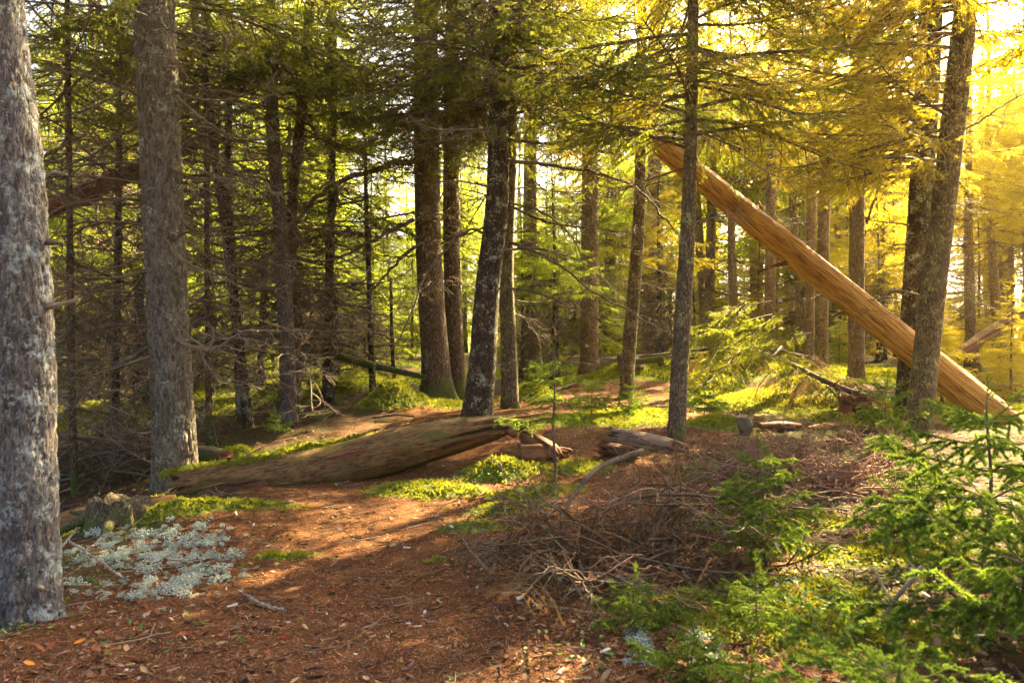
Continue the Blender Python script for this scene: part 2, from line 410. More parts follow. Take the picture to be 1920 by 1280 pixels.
def moss_amt(x, y):
    q = np.zeros(np.shape(x))
    for bx, by, rx, ry, h in MW:
        e = ((x - bx) / rx) ** 2 + ((y - by) / ry) ** 2
        q = np.maximum(q, np.clip(1.25 - 0.75 * e, 0, 1))
    return q
PATH = np.array([G(820, 1275)[:2], G(700, 1130)[:2], G(720, 1040)[:2], G(600, 990)[:2], G(640, 960)[:2]])
def path_amt(x, y):
    near = np.clip(1.6 - np.abs((y - 4.6) / 4.2) ** 3, 0, 1) * np.clip(1.5 - np.abs((x + 0.5) / 2.3) ** 3, 0, 1)
    c2 = np.clip(1.4 - np.hypot((x - 0.6) / 3.0, (y - 11.5) / 4.0), 0, 1)
    c3 = np.clip(1.4 - np.hypot((x - 2.2) / 1.6, (y - 17.0) / 4.0), 0, 1)
    return np.clip(np.maximum(np.maximum(near, c2), c3) + (fbm(x * 1.3, y * 1.3, 9, 3) - 0.45) * 0.7, 0, 1)

def graded(lo, hi, step, out_lo, out_hi, grow=1.13):
    a = list(np.arange(lo, hi, step)); s = step
    while a[-1] < out_hi: s *= grow; a.append(a[-1] + s)
    b = [lo]; s = step
    while b[-1] > out_lo: s *= grow; b.append(b[-1] - s)
    return np.array(b[1:][::-1] + a)
def build_ground():
    xs = graded(-4.5, 5.0, 0.045, -900, 900); ys = graded(2.0, 11.0, 0.045, -60, 1500)
    X, Y = np.meshgrid(xs, ys)
    Z = gz(X, Y)
    pa = path_amt(X, Y); mo = moss_amt(X, Y)
    nearf = np.clip(1.5 - np.hypot(X, Y) / 20, 0, 1)
    Z = Z + nearf * ((fbm(X * 6, Y * 6, 21, 4) - 0.47) * (0.05 + 0.07 * (1 - pa)) + mo * (fbm(X * 14, Y * 14, 31, 3) - 0.45) * 0.06)
    V = np.stack([X, Y, Z], -1).reshape(-1, 3)
    ny, nx = X.shape
    i = (np.arange(ny - 1)[:, None] * nx + np.arange(nx - 1)[None, :]).ravel()
    b = MB(); b.add(V, np.stack([i, i + 1, i + nx + 1, i + nx], 1))
    o = b.build('ground', M['ground'])
    at = o.data.color_attributes.new('cover', 'FLOAT_COLOR', 'POINT')
    at.data.foreach_set('color', np.stack([pa, mo, 0 * mo, 0 * mo + 1], -1).reshape(-1).astype(np.float32))
    tag(o, 'rust brown needle litter and mossy forest floor rising gently away', 'ground', kind='structure')
    return o
build_ground()

# ------------------------------------------------------------------ branch shapes shared by many trees
def needle_tris(r, base, axis, L, W, spread=0.9, flat=0.0):
    """one slim triangle for each needle, leaning out from its twig"""
    n = len(base)
    q = norm(r.normal(size=(n, 3)) * np.array([1, 1, 1 - flat]))
    q = norm(q - axis * np.sum(q * axis, 1, keepdims=True))
    d = norm(axis * (1.05 - spread * 0.5) + q * spread)
    s = norm(np.cross(d, r.normal(size=(n, 3))))
    l = L * r.uniform(0.7, 1.15, (n, 1)); w = W * 0.5
    V = np.stack([base - s * w, base + s * w, base + d * l], 1).reshape(-1, 3)
    return V, np.arange(n * 3).reshape(-1, 3)

def along(pts, n, r, lo=0.0, hi=1.0):
    """random points on a polyline with their directions"""
    p = np.asarray(pts, float); seg = np.diff(p, axis=0); ln = np.linalg.norm(seg, axis=1); cum = np.concatenate([[0], np.cumsum(ln)])
    u = r.uniform(lo, hi, n) * cum[-1]; i = np.clip(np.searchsorted(cum, u) - 1, 0, len(seg) - 1)
    f = ((u - cum[i]) / ln[i])[:, None]
    return p[i] + seg[i] * f, norm(seg[i])

def arc(p0, d0, L, n, droop, r, wob=0.08, up=0.0):
    """a twig: starts at p0 along d0, sags by droop and lifts again at its tip by up"""
    t = np.linspace(0, 1, n)[:, None]
    d0 = np.asarray(d0, float); d0 = d0 / np.linalg.norm(d0)
    w = r.normal(size=3) * wob; w2 = r.normal(size=3) * wob
    p = p0 + d0 * L * t + L * (w * t ** 2 + w2 * np.sin(t * 5.0) * 0.25)
    p[:, 2] += -L * droop * t[:, 0] ** 2 + L * up * t[:, 0] ** 4
    return p

def green_branch(seed, L=2.0, side=22, shoot=0.11, dens=150, nl=0.022, nw=0.0034, droop=0.25, bare=0.22, sides=5, mats=('dead_twig', 'needle'), tipmat=None, sub=True, sub_gap=0.075, bare_shoot=False, wood=1.0):
    r = rng(seed); b = MB()
    sp = arc(np.zeros(3), np.array([1, 0, 0.12]), L, 12, droop, r, 0.07, 0.18)
    b.tube(sp, (np.linspace(0.013, 0.003, 12) * (L / 2) ** 0.8 + 0.001) * wood, sides, 0, cap=False)
    axes = [(sp, bare + 0.15, 1.0, dens)]
    for k in range(side):
        t = bare * 0.5 + (1 - bare * 0.5) * (k + r.uniform(0, 0.8)) / side
        u = t * 11; i = int(min(u, 10)); p0 = sp[i] + (sp[i + 1] - sp[i]) * (u - i); d = sp[i + 1] - sp[i]; d = d / np.linalg.norm(d)
        lat = np.array([-d[1], d[0], 0]); s = 1 if k % 2 else -1
        l = L * (0.10 + 0.34 * (1 - t) ** 0.75 * min(1, 0.4 + 2.2 * t)) * r.uniform(0.6, 1.2)
        dr = d * r.uniform(0.55, 0.95) + lat * s * r.uniform(0.6, 0.95) + np.array([0, 0, r.uniform(-0.35, 0.15)])
        q = arc(p0, dr, l, 6, 0.30, r, 0.10, 0.12)
        b.tube(q, np.linspace(0.0055, 0.0018, 6) * (L / 2) ** 0.6 * wood, 3, 0, cap=False)
        axes.append((q, 0.15 if t > bare else 0.5, 1.0, dens))
        if not sub: continue
        m = max(2, int(l / sub_gap))
        for j in range(m):
            tt = 0.2 + 0.8 * (j + r.uniform(0, 0.7)) / m
            uu = tt * 5; ii = int(min(uu, 4)); pp = q[ii] + (q[ii + 1] - q[ii]) * (uu - ii); dd = q[ii + 1] - q[ii]; dd = dd / np.linalg.norm(dd)
            la = np.array([-dd[1], dd[0], 0]); ss = 1 if j % 2 else -1
            sl = shoot * r.uniform(0.6, 1.35) * (1.1 - 0.5 * tt)
            z = arc(pp, dd * 0.8 + la * ss * 0.75 + np.array([0, 0, r.uniform(-0.45, 0.1)]), sl, 3, 0.25, r, 0.12, 0.1)
            if not bare_shoot: b.tube(z, [0.0018, 0.0014, 0.001], 3, 0, cap=False)
            axes.append((z, 0.0, 1.0, dens * 1.25))
    for a, lo, hi, dn in axes:
        ln = np.sum(np.linalg.norm(np.diff(a, axis=0), axis=1)) * (hi - lo)
        n = int(ln * dn) + 1
        p, d = along(a, n, r, lo, hi)
        V, F = needle_tris(r, p, d, nl, nw)
        if tipmat is None: b.add(V, F, 1)
        else:
            full = np.linalg.norm(a[-1] - p, axis=1) < 0.06
            b.add(V, F, np.where(full, 2, 1))
    return b

def dead_branch(seed, L=1.6, nside=11, curl=0.25, lich=120, thick=1.0, r1=0.012):
    r = rng(seed); b = MB()
    sp = arc(np.zeros(3), np.array([1, 0, 0.05]), L, 12, r.uniform(0.1, 0.35), r, 0.14, r.uniform(0.05, 0.35))
    b.tube(sp, np.linspace(r1, 0.0022, 12) * thick, 5, 0, cap=False)
    ax = [sp]
    for k in range(nside):
        t = 0.12 + 0.86 * (k + r.uniform(0, 0.9)) / nside
        u = t * 11; i = int(min(u, 10)); p0 = sp[i] + (sp[i + 1] - sp[i]) * (u - i); d = sp[i + 1] - sp[i]; d = d / np.linalg.norm(d)
        lat = np.array([-d[1], d[0], 0]); s = 1 if k % 2 else -1
        l = L * r.uniform(0.15, 0.48) * (1.1 - 0.6 * t)
        q = arc(p0, d * r.uniform(0.3, 0.9) + lat * s * r.uniform(0.5, 1) + np.array([0, 0, r.uniform(-0.6, 0.35)]), l, 7, r.uniform(-0.1, 0.5), r, curl, r.uniform(0, 0.3))
        b.tube(q, np.linspace(0.0048, 0.0016, 7) * thick, 4, 0, cap=False); ax.append(q)
        for j in range(r.integers(2, 6)):
            tt = r.uniform(0.2, 0.98); uu = tt * 6; ii = int(min(uu, 5)); pp = q[ii] + (q[ii + 1] - q[ii]) * (uu - ii)
            z = arc(pp, norm(q[ii + 1] - q[ii]) + r.normal(size=3) * 0.75, l * r.uniform(0.15, 0.45), 5, r.uniform(-0.1, 0.5), r, 0.25)
            b.tube(z, np.linspace(0.0026, 0.0012, 5) * thick, 3, 0, cap=False); ax.append(z)
    if lich:
        for a in ax:
            n = max(1, int(lich / len(ax)))
            p, d = along(a, n, r)
            V, F = needle_tris(r, p, d, 0.022, 0.009, 1.0); b.add(V, F, 1)
    return b

GREEN = [green_branch(100 + i, 2.0 + 0.15 * (i % 3), 28, dens=190, nl=0.028, nw=0.0065, wood=1.7, droop=0.15 + 0.07 * (i % 4), sub_gap=0.06).mesh('green_branch', [M['dead_twig'], M['needle']]) for i in range(6)]
BROWNG = [green_branch(150 + i, 1.7, 18, dens=130, nl=0.03, nw=0.006, droop=0.4).mesh('brown_branch', [M['dead_twig'], M['needle_dead']]) for i in range(2)]
DEAD = [dead_branch(200 + i, 1.7, 16, 0.30, 160, 1.75).mesh('dead_branch', [M['dead_twig'], M['lichen_fleck']]) for i in range(8)]
PALE = [dead_branch(240 + i, 1.5, 13, 0.36, 0, 1.6).mesh('pale_branch', [M['pale_twig'], M['lichen_fleck']]) for i in range(3)]
YOUNG = [green_branch(300 + i, 0.5, 9, 0.10, 1500, 0.020, 0.0042, 0.10, 0.05, 5, tipmat=1, sub_gap=0.05).mesh('young_branch', [M['dead_twig'], M['needle_young'], M['needle_tip']]) for i in range(5)]
BRUSH = [dead_branch(400 + i, 0.9, 10 + 2 * (i % 3), 0.30 + 0.06 * (i % 3), 0, 1.2 + 0.25 * (i % 4), 0.009).mesh('brush_branch', [M['brush_twig'], M['lichen_fleck']]) for i in range(6)]
PINK = [dead_branch(430 + i, 0.9, 12, 0.25, 0, 1.4, 0.008).mesh('pink_branch', [M['pink_twig'], M['lichen_fleck']]) for i in range(3)]

def beard_mesh(seed):
    r = rng(seed); b = MB()
    for k in range(44):
        p0 = np.array([r.normal() * 0.05, r.normal() * 0.03, r.uniform(-0.02, 0.02)])
        L = r.uniform(0.08, 0.42)
        q = arc(p0, np.array([r.normal() * 0.10, r.normal() * 0.10, -1]), L, 5, 0.0, r, 0.08)
        b.tube(q, np.linspace(0.0060, 0.0018, 5), 3, 0, cap=False)
    return b.mesh('hanging_lichen', [M['beard']])
BEARD = [beard_mesh(500 + i) for i in range(3)]

# sun reaches the floor of the photographed place at these spots: no branch grows across these lines of light
SUNNY = [(545, 1050, 0.30), (600, 1035, 0.22), (900, 925, 0.42), (830, 960, 0.25), (560, 860, 0.55), (640, 840, 0.6), (1000, 1230, 0.22), (1060, 950, 0.22), (1230, 770, 0.7), (1200, 735, 0.8), (1540, 905, 0.3),
         (1640, 940, 0.3), (1280, 700, 1.4), (1440, 750, 1.0), (1330, 760, 0.8), (1130, 745, 0.9), (330, 960, 0.2), (235, 965, 0.3), (1480, 1050, 0.22), (1580, 880, 0.3), (1350, 1160, 0.15), (560, 720, 0.6), (700, 700, 0.6), (180, 760, 1.3), (300, 720, 1.3), (450, 720, 1.1), (620, 705, 1.1), (120, 690, 1.3), (400, 690, 1.3)]
SUNV = np.array(S)
SUNP = [(G(px, py), rad) for px, py, rad in SUNNY if rad > 0]
def blocks_sun(pts):
    for p, rad in SUNP:
        v = pts - p; t = v @ SUNV
        dd = np.linalg.norm(v - t[:, None] * SUNV, axis=1)
        if ((dd < rad * 0.75 + 0.12) & (t > 0.6)).any(): return True
    return False

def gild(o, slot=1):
    """golden backlight put into the needle colour towards the sunny edge, on a mesh shared with green trees"""
    o.material_slots[slot].link = 'OBJECT'; o.material_slots[slot].material = M['needle_backlit']

def place_branch(tree, base, me, pos, yaw, pitch, sc, roll=0.0, name='branch', keep=False, L=1.9):
    """one shared branch mesh set on a tree; pos is in world space, base is the tree's foot"""
    if not keep:
        d = np.array([math.cos(yaw) * math.cos(pitch), math.sin(yaw) * math.cos(pitch), math.sin(pitch) - 0.1])
        pts = pos + d * (np.linspace(0.1, 1, 6)[:, None] * L * sc)
        if blocks_sun(pts): return None
        if (np.linalg.norm(pts - np.array([0, 0, EYE]), axis=1) < 2.6).any(): return None
    o = link(name, me, tree, pos - base, (roll, -pitch, yaw), sc)
    o['kind'] = 'stuff'
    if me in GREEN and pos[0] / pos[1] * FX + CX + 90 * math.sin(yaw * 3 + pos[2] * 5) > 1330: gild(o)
    return o

# ------------------------------------------------------------------ trees that stand out in the photograph
def trunk_mesh(path, rad, seed, sides=20, relief=0.03, flare=0.5, hi=False):
    n = len(path); r = rng(seed)
    p = np.asarray(path, float); h = p[:, 2] - p[0, 2]
    cum = np.concatenate([[0], np.cumsum(np.linalg.norm(np.diff(p, axis=0), axis=1))])
    a = np.arange(sides) / sides * 2 * math.pi
    A, H = np.meshgrid(a, cum)
    R0 = float(np.median(rad))
    lob = 0.5 + 0.5 * np.cos(A * 5 + r.uniform(0, 6) + 1.2 * np.sin(A * 2 + r.uniform(0, 6)))
    fl = 1 + flare * np.exp(-H / (R0 * 1.25 + 0.03)) * (0.3 + 1.0 * lob)
    prof = fl * (1 + relief * 2 * (fbm(np.cos(A) * 1.5 + 9 + H * 0.8, np.sin(A) * 1.5 + 5 + H * 0.6, seed, 3) - 0.45))
    if hi:
        cw = 0.026 if R0 < 0.2 else 0.030
        per = int(round(2 * math.pi * R0 / cw))
        x = A / (2 * math.pi) * per; y = H / (cw * 2.1)
        x = x + 2.2 * (fbm(np.cos(A) * 6 + 20 + np.sin(A) * 4, H * 14, 3, 4) - 0.45); y = y + 3.0 * (fbm(np.cos(A) * 9 + np.sin(A) * 7 + 30, H * 12, 4, 4) - 0.45)
        f1, f2, cid = worley(x, y, per, seed)
        e = np.clip((f2 - f1) / 0.22, 0, 1) ** 0.7
        k1 = int(round(R0 * 6.28 / 0.030)); rough = fbm(A / 6.2831853 * k1, H / 0.075, 8, 4, k1) - 0.45
        f1b, f2b, cb = worley(x * 0.5 + 3.3 + 0.8 * rough, y * 0.42 + 9 + rough, max(1, per // 2), seed + 50)
        e = e * (0.55 + 0.45 * np.clip((f2b - f1b) / 0.16, 0, 1)) * np.clip(0.75 + 1.6 * rough, 0.1, 1)
        prof = prof + (e * 0.05 + (cid - 0.5) * 0.05 + rough * 0.16) * (0.17 / R0) ** 0.7
    b = MB()
    b.tube(p, rad, sides, 0, True, prof)
    if hi: b.plate = np.concatenate([(e * (0.7 + 0.3 * np.clip(rough * 3 + 0.5, 0, 1))).ravel(), [1, 1]])
    return b

class Tree:
    def __init__(s, label, mat, pts, w, d, seed, H=12.0, sides=20, hi=False, flare=0.5, name='spruce_tree', cat='tree', group=None, dd=0.0, relief=0.03, top=0.3):
        """pts: photo pixels from foot to frame top, w: widths there in photo pixels, d: distance, dd: how much farther the top leans"""
        s.r = rng(seed)
        k = len(pts)
        q = [P(px, py, d + dd * i / max(1, k - 1)) for i, (px, py) in enumerate(pts)]
        base = q[0].copy(); base[2] = float(gz(base[0], base[1])); q[0] = base
        rad = [wi * (0.9 if hi else 0.93) * d / FX / 2 for wi in w]
        if not hi and k > 2: rad[0] = rad[1] * 1.04
        z1 = q[-1][2]
        if H > z1 + 0.5:
            dv = (q[-1] - q[-2]); dv = dv / dv[2]; dv[:2] *= 0.6
            for f in (0.35, 0.7, 1.0):
                q.append(q[k - 1] + dv * (H - z1) * f); rad.append(rad[k - 1] * (1 - (1 - top) * f) if H > 6 else rad[k - 1] * (1 - f * 0.6))
        n = 40 if not hi else 16
        s.path = curve(q, n); s.rad = np.interp(np.linspace(0, 1, n), np.linspace(0, 1, len(rad)), rad)
        s.base = base
        under = s.path[0] - np.array([0, 0, 0.12])
        path = np.concatenate([[under], s.path]); radv = np.concatenate([[s.rad[0]], s.rad])
        cum = np.concatenate([[0], np.cumsum(np.linalg.norm(np.diff(path, axis=0), axis=1))])
        step = 0.014 if hi else max(0.08, s.rad[0] * 0.6)
        if hi:
            near = np.arange(0, min(cum[-1], hi), step); u = np.concatenate([near, np.linspace(near[-1] + 0.1, cum[-1], 40)]) if cum[-1] > near[-1] + 0.3 else near
        else: u = np.linspace(0, cum[-1], int(cum[-1] / step))
        path = np.stack([np.interp(u, cum, path[:, j]) for j in range(3)], 1); radv = np.interp(u, cum, radv)
        s.root = thing(name, label, cat, base, group)
        tb = trunk_mesh(path - base, radv, seed, sides, relief, flare, bool(hi))
        s.trunk = tb.build('trunk', M[mat], s.root)
        if hi: s.trunk.data.attributes.new('plate', 'FLOAT', 'POINT').data.foreach_set('value', tb.plate.astype(np.float32))
    def at(s, z):
        zz = s.path[:, 2]
        return np.array([np.interp(z, zz, s.path[:, 0]), np.interp(z, zz, s.path[:, 1]), z]), float(np.interp(z, zz, s.rad))
    def dead(s, n, z0, z1, sc=(0.5, 1.0), yaw=None, pale=0.1, pitch=(-0.35, 0.25), keep=False):
        r = s.r
        for k in range(n):
            z = s.base[2] + z0 + (z1 - z0) * (k + r.uniform(0, 1)) / n
            c, rad = s.at(z)
            y = r.uniform(0, 2 * math.pi) if yaw is None else r.uniform(*yaw)
            me = DEAD[r.integers(0, 8)]
            if r.uniform() < pale: me = PALE[r.integers(0, 3)]
            place_branch(s.root, s.base, me, c + np.array([math.cos(y), math.sin(y), 0]) * rad * 0.8, y, r.uniform(*pitch), r.uniform(*sc), r.uniform(-0.6, 0.6), keep=keep, L=1.6)
        return s
    def green(s, n, z0, z1, sc=(0.7, 1.1), yaw=None, pitch=(-0.5, 0.1), meshes=None, keep=False):
        r = s.r
        for k in range(n):
            f = (k + r.uniform(0, 1)) / n
            z = s.base[2] + z0 + (z1 - z0) * f ** 1.5
            c, rad = s.at(z)
            y = (k * 2.399 + r.uniform(-0.5, 0.5)) if yaw is None else r.uniform(*yaw)
            g = meshes or GREEN
            place_branch(s.root, s.base, g[r.integers(0, len(g))], c + np.array([math.cos(y), math.sin(y), 0]) * rad * 0.8, y, r.uniform(*pitch), r.uniform(*sc) * (1 - 0.45 * max(0, (z - 7) / 7)), r.uniform(-0.4, 0.4), keep=keep)
        return s
    def limb(s, pts, r0, r1, twigs=8, mat='dead_twig', lich=200, tw=(0.15, 0.5)):
        """a bent limb traced through (px, py, distance) points, with its own twigs"""
        r = s.r; b = MB()
        q = curve([P(*p) for p in pts], 26) - s.base
        q[1:-1] += r.normal(size=(24, 3)) * r0 * 0.35
        b.tube(q, np.linspace(r0, r1, 26), 7, 0, cap=True)
        for k in range(twigs):
            t = r.uniform(0.12, 1.0); i = int(min(t * 25, 24)); d = norm(q[i + 1] - q[i])
            z = arc(q[i], d * 0.5 + r.normal(size=3) * 0.7, r.uniform(*tw), 8, r.uniform(-0.2, 0.4), r, 0.3)
            b.tube(z, np.linspace(0.005, 0.0015, 8), 4, 0, cap=False)
            for j in range(3):
                ii = r.integers(2, 7); y = arc(z[ii], norm(z[ii] - z[ii - 1]) + r.normal(size=3) * 0.7, r.uniform(0.06, 0.25), 5, 0.2, r, 0.3)
                b.tube(y, np.linspace(0.003, 0.0012, 5), 3, 0, cap=False)
        if lich:
            p, d = along(q, lich, r); off = norm(r.normal(size=(lich, 3))) * r0 * 0.8
            V, F = needle_tris(r, p + off, d, 0.03, 0.014, 1.0); b.add(V, F, 1)
        b.build('branch', [M[mat], M['lichen_fleck']], s.root)
        return s
    def stub(s, px, py, ang, L, r0, mat='grey_wood', d=None):
        """a short broken-off branch end"""
        d = d or s.base[1]; p = P(px, py, d) - s.base; r = s.r
        v = np.array([math.cos(ang), -0.5, math.sin(ang)])
        q = arc(p, v, L, 6, 0.1, r, 0.1); prof = 1 + 0.25 * r.normal(size=(6, 7))
        b = MB(); b.tube(q, np.linspace(r0, r0 * 0.45, 6), 7, 0, True, prof); b.build('branch_stub', M[mat], s.root)
        return s
    def beard(s, px, py, d, sc=1.0):
        p = P(px, py, d)
        o = link('hanging_lichen', BEARD[s.r.integers(0, 3)], s.root, p - s.base, (0, 0, s.r.uniform(0, 6)), sc); o['kind'] = 'stuff'
        return s

R_, L_ = (-0.9, 0.9), (math.pi - 0.9, math.pi + 0.9)
t = Tree('thick trunk with flaking grey bark and pale lichen beside the lichen patch', 'bark_lichen', [(57, 1150), (54, 1000), (50, 640), (36, 330), (2, 0)], [110, 103, 96, 88, 80], 4.35, 11, 11, 190, hi=4.2, flare=0.32)
t.stub(84, 575, 0.1, 0.28, 0.022).stub(88, 455, -0.15, 0.16, 0.018, 'dead_twig').stub(32, 195, 0.2, 0.05, 0.03).stub(15, 575, 0.3, 0.06, 0.03).stub(92, 330, 0.25, 0.14, 0.014)
t.green(39, 5.2, 10.5, (0.8, 1.2))
t = Tree('tall straight grey trunk rising behind the end of the mossy log', 'bark_flaky', [(331, 915), (324, 760), (315, 600), (302, 300), (289, 0)], [82, 78, 75, 77, 77], 8.6, 12, 12.5, 200, hi=6.2, flare=0.22)
t.dead(16, 1.2, 5.6, (0.6, 1.1), L_, 0.1, (-0.4, 0.15)).dead(10, 1.6, 5.6, (0.6, 1.1), R_, 0.1).dead(8, 1.5, 5.5, (0.6, 1.1), (0.6, 2.4)).green(45, 5.6, 11.8, (0.8, 1.2))
t.limb([(330, 180, 8.5), (370, 215, 8.4), (440, 260, 8.3), (520, 262, 8.3)], 0.022, 0.006, 8)
t.limb([(345, 305, 8.5), (400, 330, 8.3), (470, 345, 8.2), (540, 372, 8.2)], 0.016, 0.004, 7)
t.limb([(262, 135, 8.5), (205, 185, 8.4), (120, 220, 8.3)], 0.02, 0.005, 9)
t.limb([(270, 230, 8.5), (200, 270, 8.6), (130, 330, 8.6), (90, 340, 8.6)], 0.018, 0.005, 9)
t.limb([(280, 650, 8.6), (200, 700, 8.5), (140, 755, 8.4), (110, 790, 8.3)], 0.026, 0.012, 6)

t = Tree('slim grey trunk paired with a thinner reddish stem on the mossy rise', 'bark_grey', [(541, 795), (538, 640), (528, 450), (512, 250), (506, 0)], [36, 32, 29, 25, 22], 11.5, 13, 11, 18)
t.dead(46, 0.9, 6.2, (0.6, 1.15), None, 0.45).green(39, 5.0, 10.5, (0.6, 1.0)).beard(470, 105, 10.8, 1.3).beard(505, 145, 11, 1.1)
t = Tree('thin reddish brown stem close behind the slim grey trunk', 'bark_brown', [(556, 775), (552, 600), (546, 420), (566, 200), (582, 0)], [22, 21, 20, 21, 20], 12.4, 14, 11, 14)
t.dead(36, 1.0, 6.2, (0.6, 1.15), None, 0.4).green(36, 5.4, 10.5, (0.6, 1.0))
t = Tree('leaning thin dark dead stem left of the slim grey pair, one of a crossed pair', 'bark_dark', [(466, 800), (448, 640), (425, 450), (398, 250), (362, 0)], [22, 20, 18, 17, 15], 11.6, 15, 8.5, 12, name='dead_spruce')
t.dead(44, 0.7, 6, (0.5, 1.1), None, 0.4).green(21, 5.8, 8.2, (0.4, 0.8))
t = Tree('straight thin dark dead stem standing behind the leaning crossed one', 'bark_dark', [(452, 780), (442, 600), (430, 400), (428, 200), (424, 0)], [18, 17, 16, 15, 13], 12.6, 16, 8.5, 12, name='dead_spruce')
t.dead(44, 0.7, 6, (0.5, 1.15), None, 0.4).green(21, 5.8, 8.2, (0.4, 0.8))
t = Tree('very thin dark pole standing alone left of the broad paired trunks', 'bark_dark', [(698, 730), (693, 560), (687, 400), (684, 250)], [12, 11, 9, 6], 14, 17, 5.8, 8, name='dead_pole')
t.dead(21, 0.5, 4.6, (0.3, 0.6), None, 0.3).green(12, 3.0, 5.0, (0.25, 0.4), meshes=BROWNG)
t = Tree('short thin bent pole between lone dark pole and broad trunks', 'bark_dark', [(742, 735), (735, 640), (733, 520)], [9, 8, 5], 14.5, 18, 3.2, 8, name='dead_pole')
t.dead(9, 0.4, 2.4, (0.25, 0.5))
t = Tree('broad brown trunk with mossy flared foot, larger of the joined pair', 'bark_brown', [(822, 757), (814, 640), (804, 480), (800, 280), (798, 0)], [66, 55, 51, 52, 46], 13.5, 19, 13, 26, flare=0.75)
t.limb([(790, 300, 13.3), (720, 312, 13.1), (640, 340, 12.9), (590, 375, 12.8), (545, 425, 12.7)], 0.055, 0.03, 22, tw=(0.25, 0.9))
t.limb([(775, 412, 13.3), (720, 440, 13.0), (650, 475, 12.8), (600, 490, 12.7), (555, 480, 12.6)], 0.04, 0.014, 18, tw=(0.25, 0.9))
t.limb([(780, 462, 13.4), (745, 490, 13.6), (700, 540, 13.8), (650, 560, 14)], 0.035, 0.01, 5, 'grey_wood')
t.limb([(632, 345, 12.9), (628, 390, 12.8), (622, 440, 12.8), (600, 480, 12.8)], 0.03, 0.012, 5)
t.dead(34, 2.0, 7.4, (0.6, 1.1), None, 0.15).green(51, 5.2, 12.4, (0.8, 1.2)).green(4, 5.4, 8.0, (0.8, 1.1), keep=True).dead(12, 5.0, 8.0, (0.9, 1.4), None, 0.1)
t = Tree('narrower dark trunk joined at the foot to the broad brown one', 'bark_brown', [(856, 752), (852, 620), (846, 450), (846, 250), (850, 0)], [44, 36, 32, 31, 28], 13.9, 20, 12, 20, flare=0.6)
t.dead(18, 2.2, 6.2, (0.5, 0.95), None, 0.1).green(42, 5.2, 11.5, (0.8, 1.1))
t = Tree('dark trunk crusted with pale green lichen just behind the fallen log', 'bark_dark', [(894, 790), (905, 680), (914, 540), (932, 380), (935, 200), (937, 0)], [64, 56, 50, 47, 40, 38], 11.0, 21, 12.5, 26, flare=0.3)
t.dead(48, 1.8, 7.0, (0.6, 1.2), None, 0.05).green(60, 4.7, 12.0, (0.8, 1.2)).green(5, 4.6, 6.6, (0.8, 1.1), keep=True).dead(16, 4.0, 7.2, (0.9, 1.4), None, 0.1).beard(926, 236, 10.5, 0.8).beard(944, 240, 10.5, 0.7).beard(972, 250, 10.8, 0.8)
t.limb([(955, 455, 11.0), (1010, 475, 10.8), (1060, 505, 10.6), (1110, 545, 10.5), (1190, 590, 10.4), (1260, 630, 10.3)], 0.026, 0.007, 16, tw=(0.2, 0.7))
t.limb([(950, 300, 10.9), (1040, 310, 10.6), (1120, 325, 10.4), (1190, 350, 10.2), (1240, 400, 10.1), (1290, 470, 10.0)], 0.030, 0.008, 30, lich=420, tw=(0.25, 0.8))
t.limb([(950, 262, 10.9), (1030, 270, 10.7), (1100, 275, 10.5), (1180, 300, 10.3)], 0.026, 0.007, 24, lich=400, tw=(0.25, 0.8))
t.limb([(955, 380, 10.9), (1010, 395, 10.7), (1060, 430, 10.5), (1090, 480, 10.4), (1100, 560, 10.4)], 0.018, 0.005, 14, tw=(0.2, 0.6))
t.limb([(955, 130, 10.9), (1060, 120, 10.6), (1180, 160, 10.3), (1270, 210, 10.1), (1340, 280, 10.0)], 0.028, 0.007, 26, lich=400, tw=(0.25, 0.8))
t.limb([(912, 440, 10.9), (880, 430, 10.7), (845, 460, 10.6), (800, 510, 10.5), (770, 590, 10.4), (745, 640, 10.4), (700, 690, 10.4)], 0.02, 0.008, 5)
t.limb([(918, 350, 10.9), (860, 340, 10.8), (780, 345, 10.7), (700, 330, 10.6)], 0.016, 0.004, 10)
t = Tree('greenish narrow trunk hidden close behind the dark lichen-crusted one', 'bark_moss', [(957, 768), (954, 650), (950, 500), (958, 300), (962, 0)], [40, 33, 28, 24, 22], 12.2, 22, 11, 18)
t.dead(34, 1.5, 7.0, (0.6, 1.15), None, 0.1).green(45, 4.8, 10.6, (0.8, 1.1)).green(4, 5.0, 7.0, (0.8, 1.1), keep=True).dead(12, 4.4, 7.4, (0.9, 1.4), None, 0.1).beard(1020, 140, 12, 1.8).beard(1075, 110, 12, 1.6)
t = Tree('pale slender trunk farther back right of the dark lichen-crusted one', 'bark_pale', [(990, 705), (992, 560), (994, 350), (996, 0)], [34, 30, 27, 22], 18.5, 23, 13, 14)
t.dead(21, 2, 8, (0.6, 1.2)).green(36, 6.0, 12.4, (0.8, 1.2))
t = Tree('straight tan trunk with mossy foot at the bend of the path', 'bark_pale', [(1106, 715), (1105, 560), (1106, 350), (1108, 0)], [44, 37, 33, 28], 18.0, 24, 14, 18, flare=0.5)
t.dead(34, 2, 9.0, (0.7, 1.3)).green(45, 6.0, 13.4, (0.8, 1.25)).beard(1105, 215, 17, 1.8)
t = Tree('slightly curved greenish trunk right of the straight tan one', 'bark_moss', [(1174, 752), (1180, 650), (1192, 500), (1200, 350), (1204, 0)], [32, 28, 26, 23, 20], 14.5, 25, 12, 16, flare=0.25)
t.dead(24, 1.6, 6.8, (0.5, 1.0)).green(56, 5.4, 11.5, (0.8, 1.25))
t = Tree('sunlit orange trunk behind the curved greenish one', 'bark_pale', [(1219, 672), (1222, 540), (1226, 350), (1228, 0)], [30, 28, 25, 20], 23, 26, 14, 14)
